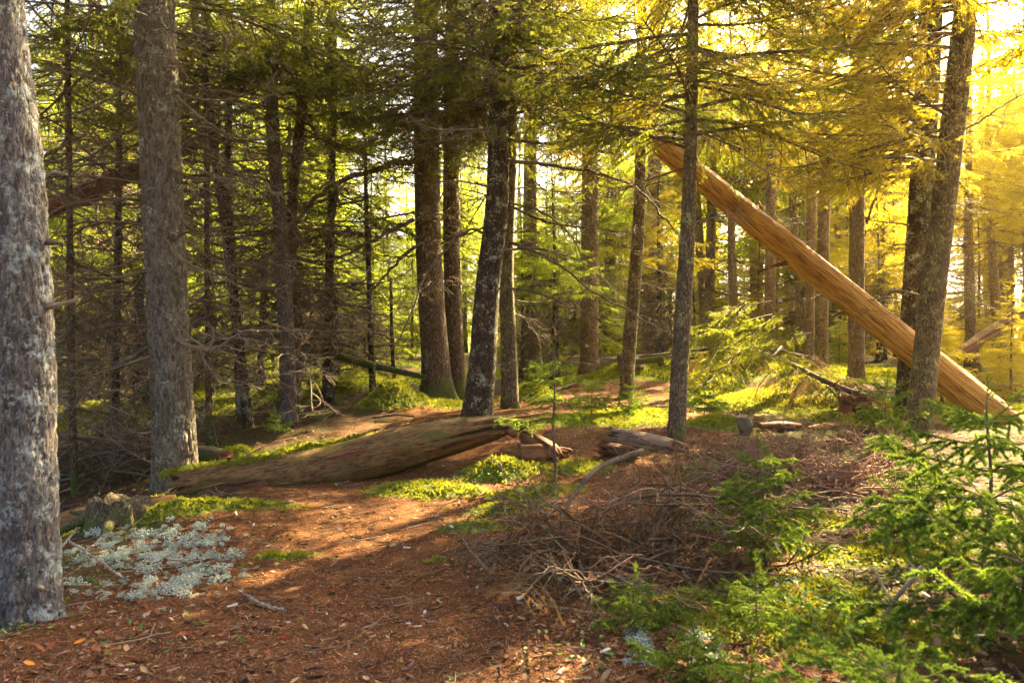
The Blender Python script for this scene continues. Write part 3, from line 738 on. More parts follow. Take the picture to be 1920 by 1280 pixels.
t.dead(18, 2, 9, (0.7, 1.2)).green(39, 7.4, 13.5, (0.9, 1.3))
t = Tree('slim straight trunk standing alone beside the sunlit path patch', 'bark_moss', [(1268, 825), (1276, 660), (1287, 480), (1294, 300), (1300, 0)], [40, 35, 31, 26, 22], 9.5, 27, 11, 20, flare=0.18)
t.dead(15, 2.0, 5.2, (0.4, 0.9)).green(51, 3.9, 10.4, (0.75, 1.1)).green(8, 4.2, 6.2, (0.8, 1.1), keep=True).green(7, 3.7, 4.7, (0.8, 1.05), (math.pi - 0.45, math.pi + 0.5), (-0.15, 0.2), keep=True).green(34, 6.2, 10.0, (0.9, 1.25)).green(26, 6.2, 9.6, (1.1, 1.4), (-0.9, 0.9)).limb([(1310, 225, 9.4), (1390, 290, 9.2), (1450, 330, 9.0)], 0.012, 0.004, 10)  # the extra high boughs, unseen above the frame, are added to shade the path
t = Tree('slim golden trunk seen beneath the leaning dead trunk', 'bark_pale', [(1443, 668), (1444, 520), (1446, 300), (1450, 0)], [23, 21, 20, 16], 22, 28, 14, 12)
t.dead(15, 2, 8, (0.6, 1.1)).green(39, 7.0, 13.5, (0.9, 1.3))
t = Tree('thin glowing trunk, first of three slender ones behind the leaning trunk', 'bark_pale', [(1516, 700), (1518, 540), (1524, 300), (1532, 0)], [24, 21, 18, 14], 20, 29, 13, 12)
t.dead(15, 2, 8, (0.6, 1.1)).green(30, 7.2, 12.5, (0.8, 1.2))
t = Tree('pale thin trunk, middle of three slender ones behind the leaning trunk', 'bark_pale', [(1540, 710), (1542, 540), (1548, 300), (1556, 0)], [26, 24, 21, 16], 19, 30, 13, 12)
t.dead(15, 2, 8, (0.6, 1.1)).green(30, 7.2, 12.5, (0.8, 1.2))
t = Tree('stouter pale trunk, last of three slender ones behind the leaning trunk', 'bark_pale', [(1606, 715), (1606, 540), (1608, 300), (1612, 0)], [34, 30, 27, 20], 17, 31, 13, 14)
t.dead(18, 1.5, 6.5, (0.6, 1.1)).green(56, 5.4, 12.5, (0.9, 1.35))
t.limb([(1625, 420, 16.9), (1650, 350, 16.5), (1690, 280, 16.3), (1705, 210, 16.2)], 0.03, 0.012, 4)
t = Tree('lichen-spotted leaning trunk in front of the fallen leaning trunk', 'bark_moss', [(1722, 812), (1733, 700), (1748, 560), (1770, 380), (1796, 150), (1812, 0)], [58, 49, 46, 45, 45, 42], 11.0, 32, 11, 24, flare=0.25)
t.limb([(1790, 245, 10.9), (1825, 235, 10.8), (1870, 205, 10.7), (1925, 172, 10.6)], 0.018, 0.008, 8).limb([(1780, 255, 10.9), (1735, 270, 10.6), (1690, 265, 10.4), (1640, 250, 10.2)], 0.012, 0.003, 7, 'pale_twig', 30)
t.limb([(1800, 145, 10.9), (1760, 140, 10.6), (1730, 110, 10.5)], 0.014, 0.004, 6, 'pale_twig', 30)
t.dead(12, 1.6, 5.5, (0.4, 0.8)).green(60, 5.8, 10.6, (0.9, 1.3)).green(34, 6.3, 9.8, (1.2, 1.5), (math.pi - 0.9, math.pi + 0.9))  # last set of boughs, out of view overhead, put in to cast shade below
t.green(12, 3.9, 5.8, (0.9, 1.15), (math.pi - 0.5, math.pi + 0.6), (-0.25, 0.15), keep=True)
t = Tree('dark trunk close behind the lichen-spotted leaning one', 'bark_dark', [(1702, 790), (1708, 640), (1718, 480), (1734, 250), (1746, 0)], [48, 44, 42, 44, 44], 12.6, 33, 12, 22, flare=0.3)
t.dead(15, 1.6, 6, (0.5, 0.9)).green(64, 5.0, 11.5, (0.9, 1.35)).green(12, 4.0, 5.4, (0.8, 1.1), (math.pi - 0.8, math.pi + 0.8), (-0.2, 0.15), keep=True)

# thin dead undergrowth trees in the hollow
for k, (px, d, w, lean, lab) in enumerate([(140, 9.2, 16, -14, 'thin twiggy dead tree in the shaded hollow nearest the thick grey trunk'), (215, 12.5, 18, 12, 'thin dead tree in the hollow midway between the two big grey trunks'),
                                           (392, 10.6, 14, -6, 'thin dead sapling just behind the tall straight grey trunk'), (612, 15.5, 16, 10, 'thin twiggy dead tree between grey pair and lone pole'),
                                           (180, 17, 22, -8, 'slender brown tree at the back of the shaded hollow'), (255, 15, 18, 16, 'dark thin tree deep in the hollow beside the tall straight trunk')]):
    g0 = P(px, 640, d); zb = float(gz(g0[0], g0[1])); py = CY + (EYE - zb) * FX / d
    t = Tree(lab, 'bark_dark' if k % 2 else 'bark_brown', [(px, py), (px + lean * 0.5, py - 300), (px + lean, 0)], [w, w * 0.85, w * 0.6], d, 60 + k, 7.5, 10, name='dead_spruce')
    t.dead(70, 0.4, 6.5, (0.5, 1.15), None, 0.5, (-0.6, 0.4)).green(18, 5.0, 7.2, (0.5, 0.9))
    if k in (0, 1, 4): t.green(7, 2.5, 5.0, (0.5, 0.8), meshes=BROWNG)

# ------------------------------------------------------------------ the wood behind: each tree a trunk and a crown
FARB = [green_branch(600 + i, 2.0, 18, 0.17, 68, 0.064, 0.018, 0.22, 0.12, 3, sub_gap=0.12, bare_shoot=True) for i in range(3)]
def merged(b):
    V = np.concatenate(b.V); tris = [(f, m) for f, m in b.F]
    return V, tris
FARB = [merged(b) for b in FARB]
FARD = [merged(dead_branch(650 + i, 1.7, 9, 0.28, 0, 2.3)) for i in range(3)]
def rotm(roll, pitch, yaw):
    cr, sr, cp_, sp, cy, sy = math.cos(roll), math.sin(roll), math.cos(-pitch), math.sin(-pitch), math.cos(yaw), math.sin(yaw)
    Rx = np.array([[1, 0, 0], [0, cr, -sr], [0, sr, cr]]); Ry = np.array([[cp_, 0, sp], [0, 1, 0], [-sp, 0, cp_]]); Rz = np.array([[cy, -sy, 0], [sy, cy, 0], [0, 0, 1]])
    return Rz @ Ry @ Rx
def crown_mesh(seed, H, z0, n, reach, ndead, skinny=1.0):
    r = rng(seed); b = MB()
    def put(src, z, y, pitch, sc, map_):
        V, T = src
        W = (V * sc) @ rotm(r.uniform(-0.4, 0.4), pitch, y).T + np.array([0, 0, z])
        n0 = b.n; b.V.append(W); b.n += len(W)
        for f, m in T: b.F.append((f + n0, map_[m] if np.isscalar(m) else m))
    for k in range(n):
        f = (k + r.uniform(0, 1)) / n
        z = z0 + (H - 0.3 - z0) * f ** 1.1
        put(FARB[r.integers(0, 3)], z, k * 2.399 + r.uniform(-0.6, 0.6), r.uniform(-0.45, 0.05) + 0.5 * f ** 3, reach / 2 * (1 - 0.85 * f) * r.uniform(0.75, 1.2), {0: 0, 1: 1})
    for k in range(ndead):
        put(FARD[r.integers(0, 3)], r.uniform(0.6, z0 + 0.5), r.uniform(0, 6.28), r.uniform(-0.4, 0.2), r.uniform(0.5, 1.0), {0: 0, 1: 0})
    return b.mesh('crown', [M['dead_twig'], M['needle_far']])
def far_trunk(seed, H, r0, mat):
    r = rng(seed); z = np.linspace(-0.2, H, 12)
    p = np.stack([r.normal() * 0.02 * z + 0.06 * np.sin(z * 0.6 + seed), 0.06 * np.cos(z * 0.5 + seed), z], 1)
    b = trunk_mesh(p, r0 * (1.05 - z / H), seed, 10, 0.05, 0.5); return b.mesh('trunk', [M[mat]])
KIND = {
    'young': [(far_trunk(700 + i, 5.5, 0.06, 'bark_brown'), crown_mesh(710 + i, 5.5, 0.35, 70, 1.5 + 0.2 * i, 0)) for i in range(3)],
    'tall': [(far_trunk(720 + i, 13.0, 0.15, 'bark_pale'), crown_mesh(730 + i, 13.0, 4.0 + i, 85, 2.5, 18)) for i in range(3)],
    'twiggy': [(far_trunk(740 + i, 9.0, 0.09, 'bark_dark'), crown_mesh(750 + i, 9.0, 3.2, 40, 1.9, 46)) for i in range(2)],
}
FARLAB = {'young': ('young_spruce', 'bushy young spruce leafed to the ground', 'bushy young spruces in the wood behind'),
          'tall': ('spruce_tree', 'slender tall spruce', 'slender tall spruces in the wood behind'),
          'twiggy': ('dead_spruce', 'thin spruce full of dead twigs', 'thin twiggy spruces in the wood behind')}
def far_tree(kind, x, y, sc, r, label=None):
    tr, cr = KIND[kind][r.integers(0, len(KIND[kind]))]
    nm, lab, grp = FARLAB[kind]
    px = CX + x / y * FX
    zone = next(z for lim, z in ((300, 'behind the shaded hollow'), (520, 'behind the tall straight grey trunk'), (800, 'behind the lone dark pole'), (1000, 'behind the lichen-crusted dark trunk'), (1250, 'beyond the bend of the path'), (1560, 'seen past the leaning dead trunk'), (1800, 'behind the leaning lichen-spotted tree'), (9e9, 'at the bright edge of the wood')) if px < lim)
    lab = ('small ' if sc < 0.85 else 'big ' if sc > 1.2 else '') + lab + (', close ' if y < 21 else ', farther ' if y < 33 else ', far ') + zone
    z = float(gz(x, y))
    n = np.linspace(0.5, 12, 12)[:, None] * np.array([0, 0, 1.0]) * sc + np.array([x, y, z])
    o = thing(nm, label or lab, 'tree', (x, y, z), None if label else grp, (0, 0, r.uniform(0, 6.28)))
    link('trunk', tr, o, sc=sc); c = link('crown', cr, o, sc=sc); c['kind'] = 'stuff'
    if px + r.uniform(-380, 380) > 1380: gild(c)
    return o
def shades(kind, x, y, sc):
    """would the crown of a tree here stand in one of the lines of light"""
    z0, H, w = {'young': (0.4, 5.5, 1.1), 'tall': (5.0, 13.0, 1.6), 'twiggy': (3.2, 9.0, 1.1)}[kind]
    f = np.linspace(0, 1, 14); zz = z0 + (H - z0) * f; rad_ = w * sc * (1 - 0.85 * f) * 0.8
    pts = np.stack([np.full(14, x), np.full(14, y), float(gz(x, y)) + zz * sc], 1)
    for p, rr_ in SUNP:
        v = pts - p; t = v @ SUNV
        if ((np.linalg.norm(v - t[:, None] * SUNV, axis=1) < rr_ * 0.75 + rad_) & (t > 0.6)).any(): return True
    return False
r = rng(900)
spots = []
def scatter(kind, n, a0, a1, d0, d1, s0, s1, gap=0.9, force=False):
    k = 0; tries = 0
    while k < n and tries < 4000:
        tries += 1
        px = r.uniform(a0, a1); d = math.sqrt(r.uniform(d0 ** 2, d1 ** 2)); x = (px - CX) / FX * d
        if any((x - q[0]) ** 2 + (d - q[1]) ** 2 < gap ** 2 for q in spots): continue
        sc = r.uniform(s0, s1)
        if not force and shades(kind, x, d, sc) and tries < 3000: continue
        spots.append((x, d)); far_tree(kind, x, d, sc, r); k += 1
scatter('young', 16, -150, 800, 17, 30, 0.6, 1.25)
scatter('twiggy', 30, -150, 850, 13.5, 30, 0.7, 1.15)
scatter('tall', 14, -250, 900, 20, 46, 0.8, 1.25)
scatter('young', 40, -250, 950, 36, 64, 1.4, 2.5)
scatter('young', 20, 900, 1600, 24, 50, 0.7, 1.5)
scatter('young', 14, 950, 1750, 36, 56, 1.5, 2.3)
scatter('tall', 14, 1100, 2050, 22, 40, 0.9, 1.4)
scatter('young', 4, 1500, 2100, 26, 40, 1.3, 1.9)
scatter('twiggy', 16, 850, 1700, 19, 40, 0.8, 1.2)
scatter('tall', 22, 850, 1750, 24, 52, 0.8, 1.3)
scatter('young', 10, 1600, 2100, 15, 40, 0.7, 1.4)
scatter('tall', 8, 1650, 2200, 17, 36, 0.8, 1.2)
scatter('tall', 14, -100, 950, 24, 44, 1.1, 1.5)
scatter('tall', 12, 1250, 2000, 33, 50, 1.2, 1.7)
scatter('tall', 8, -50, 620, 20, 32, 1.1, 1.5)
scatter('young', 46, -150, 2050, 19, 44, 0.28, 0.7, 0.7)
scatter('young', 9, 1740, 2100, 13, 21, 0.25, 0.5, 0.7, True)
scatter('twiggy', 16, 90, 800, 14.5, 25, 0.5, 0.85, 0.8, True)
scatter('young', 10, 100, 800, 17, 28, 0.5, 0.95, 0.8, True)
scatter('twiggy', 14, 900, 1750, 16, 30, 0.55, 0.9)
for px_, d_ in [(1150, 33), (1240, 30), (1330, 28), (1420, 31), (1500, 27.5), (1570, 33), (1650, 30)]:
    far_tree('tall', (px_ - CX) / FX * d_, d_, r.uniform(1.15, 1.45), r)
# neighbours beyond the edge of the frame whose crowns shade the clearing
for x, y, sc in [(9.5, 8.5, 1.0), (12.5, 13.0, 1.0), (8.0, 5.0, 0.9), (14, 9.0, 1.1), (6.6, 6.6, 0.85), (-9, 7, 1.0), (17, 18, 1.1), (10.5, 3.0, 1.0)]:
    far_tree('tall', x, y, sc, r)

# ------------------------------------------------------------------ fallen and leaning wood
def along_x(p0, p1):
    """foot and Euler angles that lay the local x axis from p0 to p1"""
    v = p1 - p0; L = np.linalg.norm(v)
    return L, (0.0, -math.asin(v[2] / L), math.atan2(v[1], v[0]))

def log_body(L, rad, seed, sides=48, n=160, lump=0.12, groove=0.03, jag0=0.0, jag1=0.0, gsc=9.0, bend=0.0, sag=None):
    """barkless trunk along x with grain grooves; jag: how raggedly an end is broken"""
    r = rng(seed); x = np.linspace(0, L, n)
    a = np.arange(sides) / sides * 2 * math.pi
    A, X = np.meshgrid(a, x)
    R = np.interp(x, np.linspace(0, L, len(rad)), rad)
    c, s_ = np.cos(A), np.sin(A)
    lum = fbm(c * 1.3 + 11 + X * 0.7, s_ * 1.3 + 7 + X * 0.5, seed, 3) - 0.45
    gro = fbm(c * gsc + 31 + X * 0.35, s_ * gsc + 17, seed + 3, 3) - 0.45
    rr = R[:, None] * (1 + lump * lum * 2 + groove * gro * 2)
    j0 = jag0 * (fbm(c * 3 + 5, s_ * 3 + 2, seed + 7, 3) ** 1.3); j1 = jag1 * (fbm(c * 3 + 15, s_ * 3 + 12, seed + 8, 3) ** 1.3)
    t = X / L
    XX = X + j0 * (1 - t) ** 6 * 1.6 - j1 * t ** 6 * 1.6
    sg = 0 if sag is None else np.interp(X, np.linspace(0, L, len(sag)), sag)
    V = np.stack([XX, rr * c + bend * np.sin(t * math.pi), rr * s_ + sg], -1).reshape(-1, 3)
    i = np.arange(n - 1)[:, None] * sides; k = np.arange(sides)[None, :]; k2 = (k + 1) % sides
    F = np.stack([i + k, i + sides + k, i + sides + k2, i + k2], -1).reshape(-1, 4)
    b = MB(); b.add(V, F)
    for e in (0, n - 1):
        ring = V.reshape(n, sides, 3)[e]; cen = ring.mean(0) + np.array([0.08 * jag0 if e == 0 else -0.12 * jag1, 0, 0])
        V2 = np.concatenate([ring, ring * 0.55 + cen * 0.45 + r.normal(size=(sides, 3)) * 0.012, [cen]])
        kk = np.arange(sides)
        F1 = np.stack([kk, (kk + 1) % sides, sides + (kk + 1) % sides, sides + kk], 1); F2 = np.stack([sides + kk, sides + (kk + 1) % sides, np.full(sides, 2 * sides)], 1)
        if e: F1 = F1[:, ::-1]; F2 = F2[:, ::-1]
        b.add(V2, F1, 1); b.add(V2, F2, 1)
    return b

def put_log(name, label, p0, p1, rad, mats, seed, **kw):
    L, rot = along_x(p0, p1)
    o = thing(name, label, 'log', p0, None, rot)
    body = log_body(L, rad, seed, **kw).build('trunk', [M[m] for m in mats], o)
    return o, L

# the long log across the path
p0 = P(298, 918, 7.85); p1 = P(1016, 780, 8.9)
LR = [0.165, 0.185, 0.20, 0.215, 0.235, 0.25, 0.248, 0.225, 0.195, 0.155, 0.085]
LSAG = [0.0, -0.01, -0.05, -0.09, -0.11, -0.09, -0.06, -0.04, -0.03, -0.02, 0]
o, L = put_log('fallen_log', 'long smooth brown fallen log lying across the needle path', p0, p1, LR, ('log_wood', 'rot_wood'), 41, lump=0.09, groove=0.022, gsc=12.0, n=220, sides=72, jag0=0.3, jag1=1.2, sag=LSAG)
rr = rng(42)
def knot(parent, x, ang, R, size, L_=0.06):
    q = np.array([[x, math.cos(ang) * R * 0.9, math.sin(ang) * R * 0.9], [x + 0.01, math.cos(ang) * (R + L_ * 0.5), math.sin(ang) * (R + L_ * 0.5)], [x + 0.015, math.cos(ang) * (R + L_), math.sin(ang) * (R + L_)]])
    b = MB(); b.tube(q, [size * 1.5, size, size * 0.8], 10, 0, True, 1 + 0.15 * rr.normal(size=(3, 10))); b.build('knot', M['rot_wood'], parent)
knot(o, L * 0.90, -2.5, 0.15, 0.05, 0.07); knot(o, L * 0.60, 2.3, 0.14, 0.02, 0.07)
for k, (x0, a0, ln) in enumerate([(0.86, -2.9, 0.7), (0.88, 2.6, 0.6), (0.84, -2.3, 0.6)]):   # splinters lifting off the body
    b = MB(); xx = np.linspace(0, ln, 8)
    Rr = np.interp(x0 * L + xx, np.linspace(0, L, 11), LR) * 0.85
    q = np.stack([x0 * L + xx, np.cos(a0) * Rr, np.sin(a0) * Rr], 1)
    b.tube(q, 0.016 * np.sin(np.linspace(0.3, 2.9, 8)) + 0.003, 5, 0, True, 1 + 0.3 * rr.normal(size=(8, 5))); b.build('splinter', M['rot_wood'], o)
def shell_patch(parent, x0, a0, ln, wd, L, radii, seed, mat, name, lift=1.03, sag=None, tuft=0):
    """a ragged sheet of bark or moss lying on a log"""
    nx_, na_ = 26, 12; U, W_ = np.meshgrid(np.linspace(0, 1, nx_), np.linspace(-1, 1, na_), indexing='ij')
    edge = np.sqrt(np.clip(1 - (2 * U - 1) ** 2, 0, 1)) * (0.5 + 0.9 * fbm(U * 7 + seed * 9, W_ * 1.5 + 5, 61 + seed, 3))
    xx = x0 * L + U * ln; aa = a0 + W_ * wd * edge
    Rr = np.interp(xx, np.linspace(0, L, len(radii)), radii) * (lift + 0.07 * (fbm(U * 9, W_ * 4, 71 + seed, 3) - 0.3))
    Rr = Rr - 0.03 * (np.abs(W_) > 0.95) - 0.03 * ((U < 0.02) | (U > 0.98))
    sg = 0 if sag is None else np.interp(xx, np.linspace(0, L, len(sag)), sag)
    V = np.stack([xx, np.cos(aa) * Rr, np.sin(aa) * Rr + sg], -1).reshape(-1, 3); i = (np.arange(nx_ - 1)[:, None] * na_ + np.arange(na_ - 1)[None]).ravel()
    b = MB(); b.add(V, np.stack([i, i + na_, i + na_ + 1, i + 1], 1))
    if tuft:
        r = rng(seed + 300); k = r.integers(0, len(V), tuft); p = V[k] + r.normal(size=(tuft, 3)) * 0.012
        ax = norm(np.stack([0 * p[:, 0], p[:, 1], p[:, 2] + 0.1], -1) + r.normal(size=(tuft, 3)) * 0.05)
        T, F = needle_tris(r, p, ax, 0.026, 0.012, 0.7); b.add(T, F)
    q = b.build(name, M[mat], parent)
    if tuft: q['kind'] = 'stuff'
for k, (x0, a0, ln, wd) in enumerate([(0.01, 1.7, 0.7, 0.40), (0.16, 1.9, 0.6, 0.28)]):
    shell_patch(o, x0, a0, ln, wd, L, LR, k, 'moss_tuft', 'moss_patch', 1.03, LSAG, 1500)
for k, (x0, a0, ln, wd) in enumerate([(0.10, -2.9, 0.7, 0.35), (0.40, 2.6, 0.5, 0.22), (0.70, -2.8, 0.6, 0.3)]):
    shell_patch(o, x0, a0, ln, wd, L, LR, 20 + k, 'rot_wood', 'bark_remnant', 1.02, LSAG)
put_log('broken_log', 'rotten red-brown split log piece under the raised log end', P(935, 868, 8.55), P(1100, 850, 8.5), [0.10, 0.17, 0.16, 0.11, 0.05], ('rot_wood', 'rot_wood'), 44, lump=0.2, groove=0.09, jag0=0.5, jag1=0.8)
put_log('broken_log', 'splintered brown log slanting down from the raised log end', P(975, 812, 8.9), P(1065, 872, 8.3), [0.08, 0.12, 0.13, 0.06], ('rot_wood', 'rot_wood'), 45, lump=0.2, groove=0.09, jag0=0.3, jag1=0.5)
put_log('fallen_log', 'grey-brown weathered log leading down towards the slim lone trunk', P(1110, 808, 9.6), P(1330, 858, 8.6), [0.07, 0.12, 0.135, 0.12, 0.07], ('grey_wood', 'rot_wood'), 46, lump=0.12, groove=0.05, jag0=0.7, jag1=0.7)
put_log('fallen_log', 'low rotten log end in front of the grey-brown weathered log', P(1100, 835, 8.9), P(1225, 862, 8.4), [0.05, 0.09, 0.10, 0.05], ('rot_wood', 'rot_wood'), 47, lump=0.2, groove=0.08, jag0=0.5, jag1=0.5)
# the leaning dead trunk
p0 = P(1905, 800, 11.6); p0[2] -= 0.1; p1 = P(1115, 172, 13.8)
o, L = put_log('leaning_trunk', 'huge golden barkless dead trunk leaning across the trees', p0, p1, [0.265, 0.25, 0.24, 0.235, 0.225, 0.215, 0.21, 0.20, 0.14], ('gold_wood', 'gold_wood'), 48, lump=0.07, groove=0.05, jag1=2.2, gsc=7.0, n=240)
for k, (x0, a0, ln, w_) in enumerate([(0.30, 2.0, 1.6, 0.03), (0.42, -2.9, 2.0, 0.035), (0.6, 2.7, 1.8, 0.03), (0.72, -2.6, 1.6, 0.03), (0.15, -2.7, 1.8, 0.035), (0.9, 2.2, 1.3, 0.03), (0.9, -2.4, 1.4, 0.03), (0.5, 2.4, 1.2, 0.025)]):
    b = MB(); xx = np.linspace(0, ln, 10); Rr = np.interp(x0 * L + xx, np.linspace(0, L, 9), [0.265, 0.25, 0.24, 0.235, 0.225, 0.215, 0.21, 0.20, 0.14])
    q = np.stack([x0 * L + xx, np.cos(a0) * Rr, np.sin(a0) * Rr], 1)
    b.tube(q, w_ * np.sin(np.linspace(0.25, 2.95, 10)) + 0.003, 6, 0, True, 1 + 0.3 * rr.normal(size=(10, 6))); b.build('splinter', M['gold_wood'], o)
for k, (x0, a0, ln) in enumerate([(0.22, 2.9, 0.35), (0.34, -2.0, 0.22), (0.48, -1.2, 0.5), (0.58, 2.2, 0.28), (0.66, -2.7, 0.3), (0.78, 1.4, 0.4), (0.84, -1.7, 0.55)]):
    rad_ = np.array([0, math.cos(a0), math.sin(a0)]); q = np.array([x0 * L, 0, 0]) + rad_ * 0.22; q = arc(q, rad_ + np.array([0.7, 0, 0]), ln, 6, 0.1, rr, 0.12)
    b = MB(); b.tube(q, np.linspace(0.04, 0.012, 6), 7, 0, True, 1 + 0.2 * rr.normal(size=(6, 7))); b.build('branch_stub', M['rot_wood'], o)
for k, (x0, a0, ln, wd) in enumerate([(0.36, 2.5, 1.3, 0.5), (0.62, 2.9, 0.9, 0.45), (0.12, -2.9, 1.0, 0.4), (0.78, 2.3, 1.0, 0.5)]):
    nx_, na_ = 24, 10; U, W_ = np.meshgrid(np.linspace(0, 1, nx_), np.linspace(-1, 1, na_), indexing='ij')
    edge = np.sqrt(np.clip(1 - (2 * U - 1) ** 2, 0, 1)) * (0.5 + 0.9 * fbm(U * 7 + k * 9, W_ * 1.5 + 5, 61 + k, 3))
    xx = x0 * L + U * ln; aa = a0 + W_ * wd * edge; Rr = np.interp(xx, np.linspace(0, L, 9), [0.265, 0.25, 0.24, 0.235, 0.225, 0.215, 0.21, 0.20, 0.14]) * (1.03 + 0.05 * (fbm(U * 9, W_ * 4, 71 + k, 3) - 0.3))
    V = np.stack([xx, np.cos(aa) * Rr, np.sin(aa) * Rr], -1).reshape(-1, 3); i = (np.arange(nx_ - 1)[:, None] * na_ + np.arange(na_ - 1)[None]).ravel()
    b = MB(); b.add(V, np.stack([i, i + na_, i + na_ + 1, i + 1], 1)); b.build('bark_remnant', M['rot_wood'], o)
for k in range(9):
    b = MB(); a0 = rr.uniform(0, 6.28); q = np.stack([np.linspace(L * 0.93, L * 0.93 + rr.uniform(0.3, 0.75), 5), np.full(5, math.cos(a0) * 0.13), np.full(5, math.sin(a0) * 0.13)], 1)
    b.tube(q, [0.05, 0.045, 0.03, 0.018, 0.003], 5, 0, True, 1 + 0.25 * rr.normal(size=(5, 5))); b.build('splinter', M['gold_wood'], o)
# more fallen timber
put_log('fallen_pole', 'thin mossy fallen pole slanting down to the broad paired trunks', P(558, 652, 13.8), P(800, 708, 13.2), [0.05, 0.06, 0.065, 0.05], ('bark_moss', 'rot_wood'), 50, sides=16, n=50)
put_log('broken_dead_tree', 'broken red-brown dead trunk leaning high in the hollow', P(-820, 800, 9.0), P(430, 240, 13.0), [0.20, 0.19, 0.17, 0.15, 0.10], ('rot_wood', 'rot_wood'), 51, lump=0.15, groove=0.06, jag0=0.6, jag1=0.8)
put_log('fallen_pole', 'grey fallen limb lying beyond the path bend', P(1190, 678, 16.5), P(1440, 652, 15.8), [0.06, 0.085, 0.07, 0.04], ('bark_moss', 'rot_wood'), 52, sides=16, n=60, bend=0.25)
put_log('fallen_log', 'mossy old log at the foot of the tall straight grey trunk', G(425, 872) + np.array([0, 0, 0.08]), G(370, 862) + np.array([-0.3, 0.3, 0.05]), [0.10, 0.13, 0.12, 0.08], ('bark_moss', 'rot_wood'), 53, sides=24, n=50, lump=0.2)
put_log('fallen_log', 'dark rotten log lying in the shaded hollow', G(110, 1000) + np.array([-0.2, 0.2, 0.05]), G(250, 975) + np.array([0.2, 0.5, 0.06]), [0.10, 0.13, 0.12, 0.09], ('rot_wood', 'rot_wood'), 54, sides=24, n=60, lump=0.2)
put_log('fallen_pole', 'slim brown pole lying across the hollow', P(110, 815, 9.4), P(290, 838, 9.8), [0.03, 0.035, 0.03, 0.02], ('grey_wood', 'rot_wood'), 55, sides=12, n=40)
put_log('leaning_trunk', 'orange dead trunk leaning beyond the lichen-spotted tree', P(1690, 735, 15.0), P(1990, 535, 16.5), [0.10, 0.12, 0.13, 0.13], ('rot_wood', 'rot_wood'), 56, sides=28, n=60, groove=0.05)
put_log('fallen_log', 'pale fallen log behind the foot of the golden leaning trunk', P(1830, 728, 14.5), P(1990, 722, 15), [0.07, 0.09, 0.09, 0.08], ('grey_wood', 'rot_wood'), 57, sides=20, n=40, groove=0.05)
put_log('fallen_log', 'dark flat log on the ground beside the grey stone', G(1425, 806) + np.array([0, 0, 0.05]), G(1500, 805) + np.array([0, 0, 0.05]), [0.04, 0.06, 0.06, 0.03], ('rot_wood', 'rot_wood'), 58, sides=16, n=40, lump=0.25)
put_log('wood_slab', 'small orange slab of split wood on moss', G(1515, 808) + np.array([0, 0, 0.04]), G(1570, 803) + np.array([0, 0, 0.05]), [0.02, 0.045, 0.05, 0.03], ('gold_wood', 'gold_wood'), 59, sides=12, n=30, lump=0.3)

# the old stumps
def stump(label, base, H, R, seed, mat='rot_wood'):
    o = thing('tree_stump', label, 'stump', base); r = rng(seed)
    z = np.linspace(-0.15, H, 26); sides = 40
    A, Z = np.meshgrid(np.arange(sides) / sides * 2 * math.pi, z)
    prof = (1.0 + 0.5 * np.exp(-(Z + 0.1) / 0.15)) * (1 + 0.6 * (fbm(np.cos(A) * 2 + 5, np.sin(A) * 2 + Z * 2 + 8, seed, 3) - 0.45)) * (1 + 0.25 * (fbm(np.cos(A) * 9 + 5, np.sin(A) * 9 + 8, seed + 1, 3) - 0.45))
    top = H * (0.55 + 0.9 * fbm(np.cos(A) * 2.5 + 3, np.sin(A) * 2.5 + 3, seed + 2, 3))
    ZZ = np.minimum(Z, top)
    V = np.stack([R * prof * np.cos(A), R * prof * np.sin(A), ZZ], -1).reshape(-1, 3)
    i = np.arange(25)[:, None] * sides; k = np.arange(sides)[None, :]; k2 = (k + 1) % sides
    b = MB(); b.add(V, np.stack([i + k, i + k2, i + sides + k2, i + sides + k], -1).reshape(-1, 4))
    ring = V.reshape(26, sides, 3)[-1]; cen = np.array([0, 0, H * 0.35]); kk = np.arange(sides)
    b.add(np.concatenate([ring, [cen]]), np.stack([kk, (kk + 1) % sides, np.full(sides, sides)], 1))
    b.build('trunk', M[mat], o)
    for j in range(5):
        a = j * 1.256 + r.uniform(-0.3, 0.3); L = R * r.uniform(1.6, 2.6)
        q = arc(np.array([math.cos(a) * R * 0.8, math.sin(a) * R * 0.8, 0.10]), np.array([math.cos(a), math.sin(a), -0.25]), L, 8, 0.1, r, 0.15)
        bb = MB(); bb.tube(q, np.linspace(R * 0.28, R * 0.08, 8), 8, 0, True); bb.build('root', M[mat], o)
    return o
stump('torn red-brown stump arching over a dark hollow near the leaning trees', G(1602, 785), 0.40, 0.22, 71)
stump('mossy old stump in the hollow behind the lichen patch', G(225, 985), 0.28, 0.24, 72, 'bark_moss')

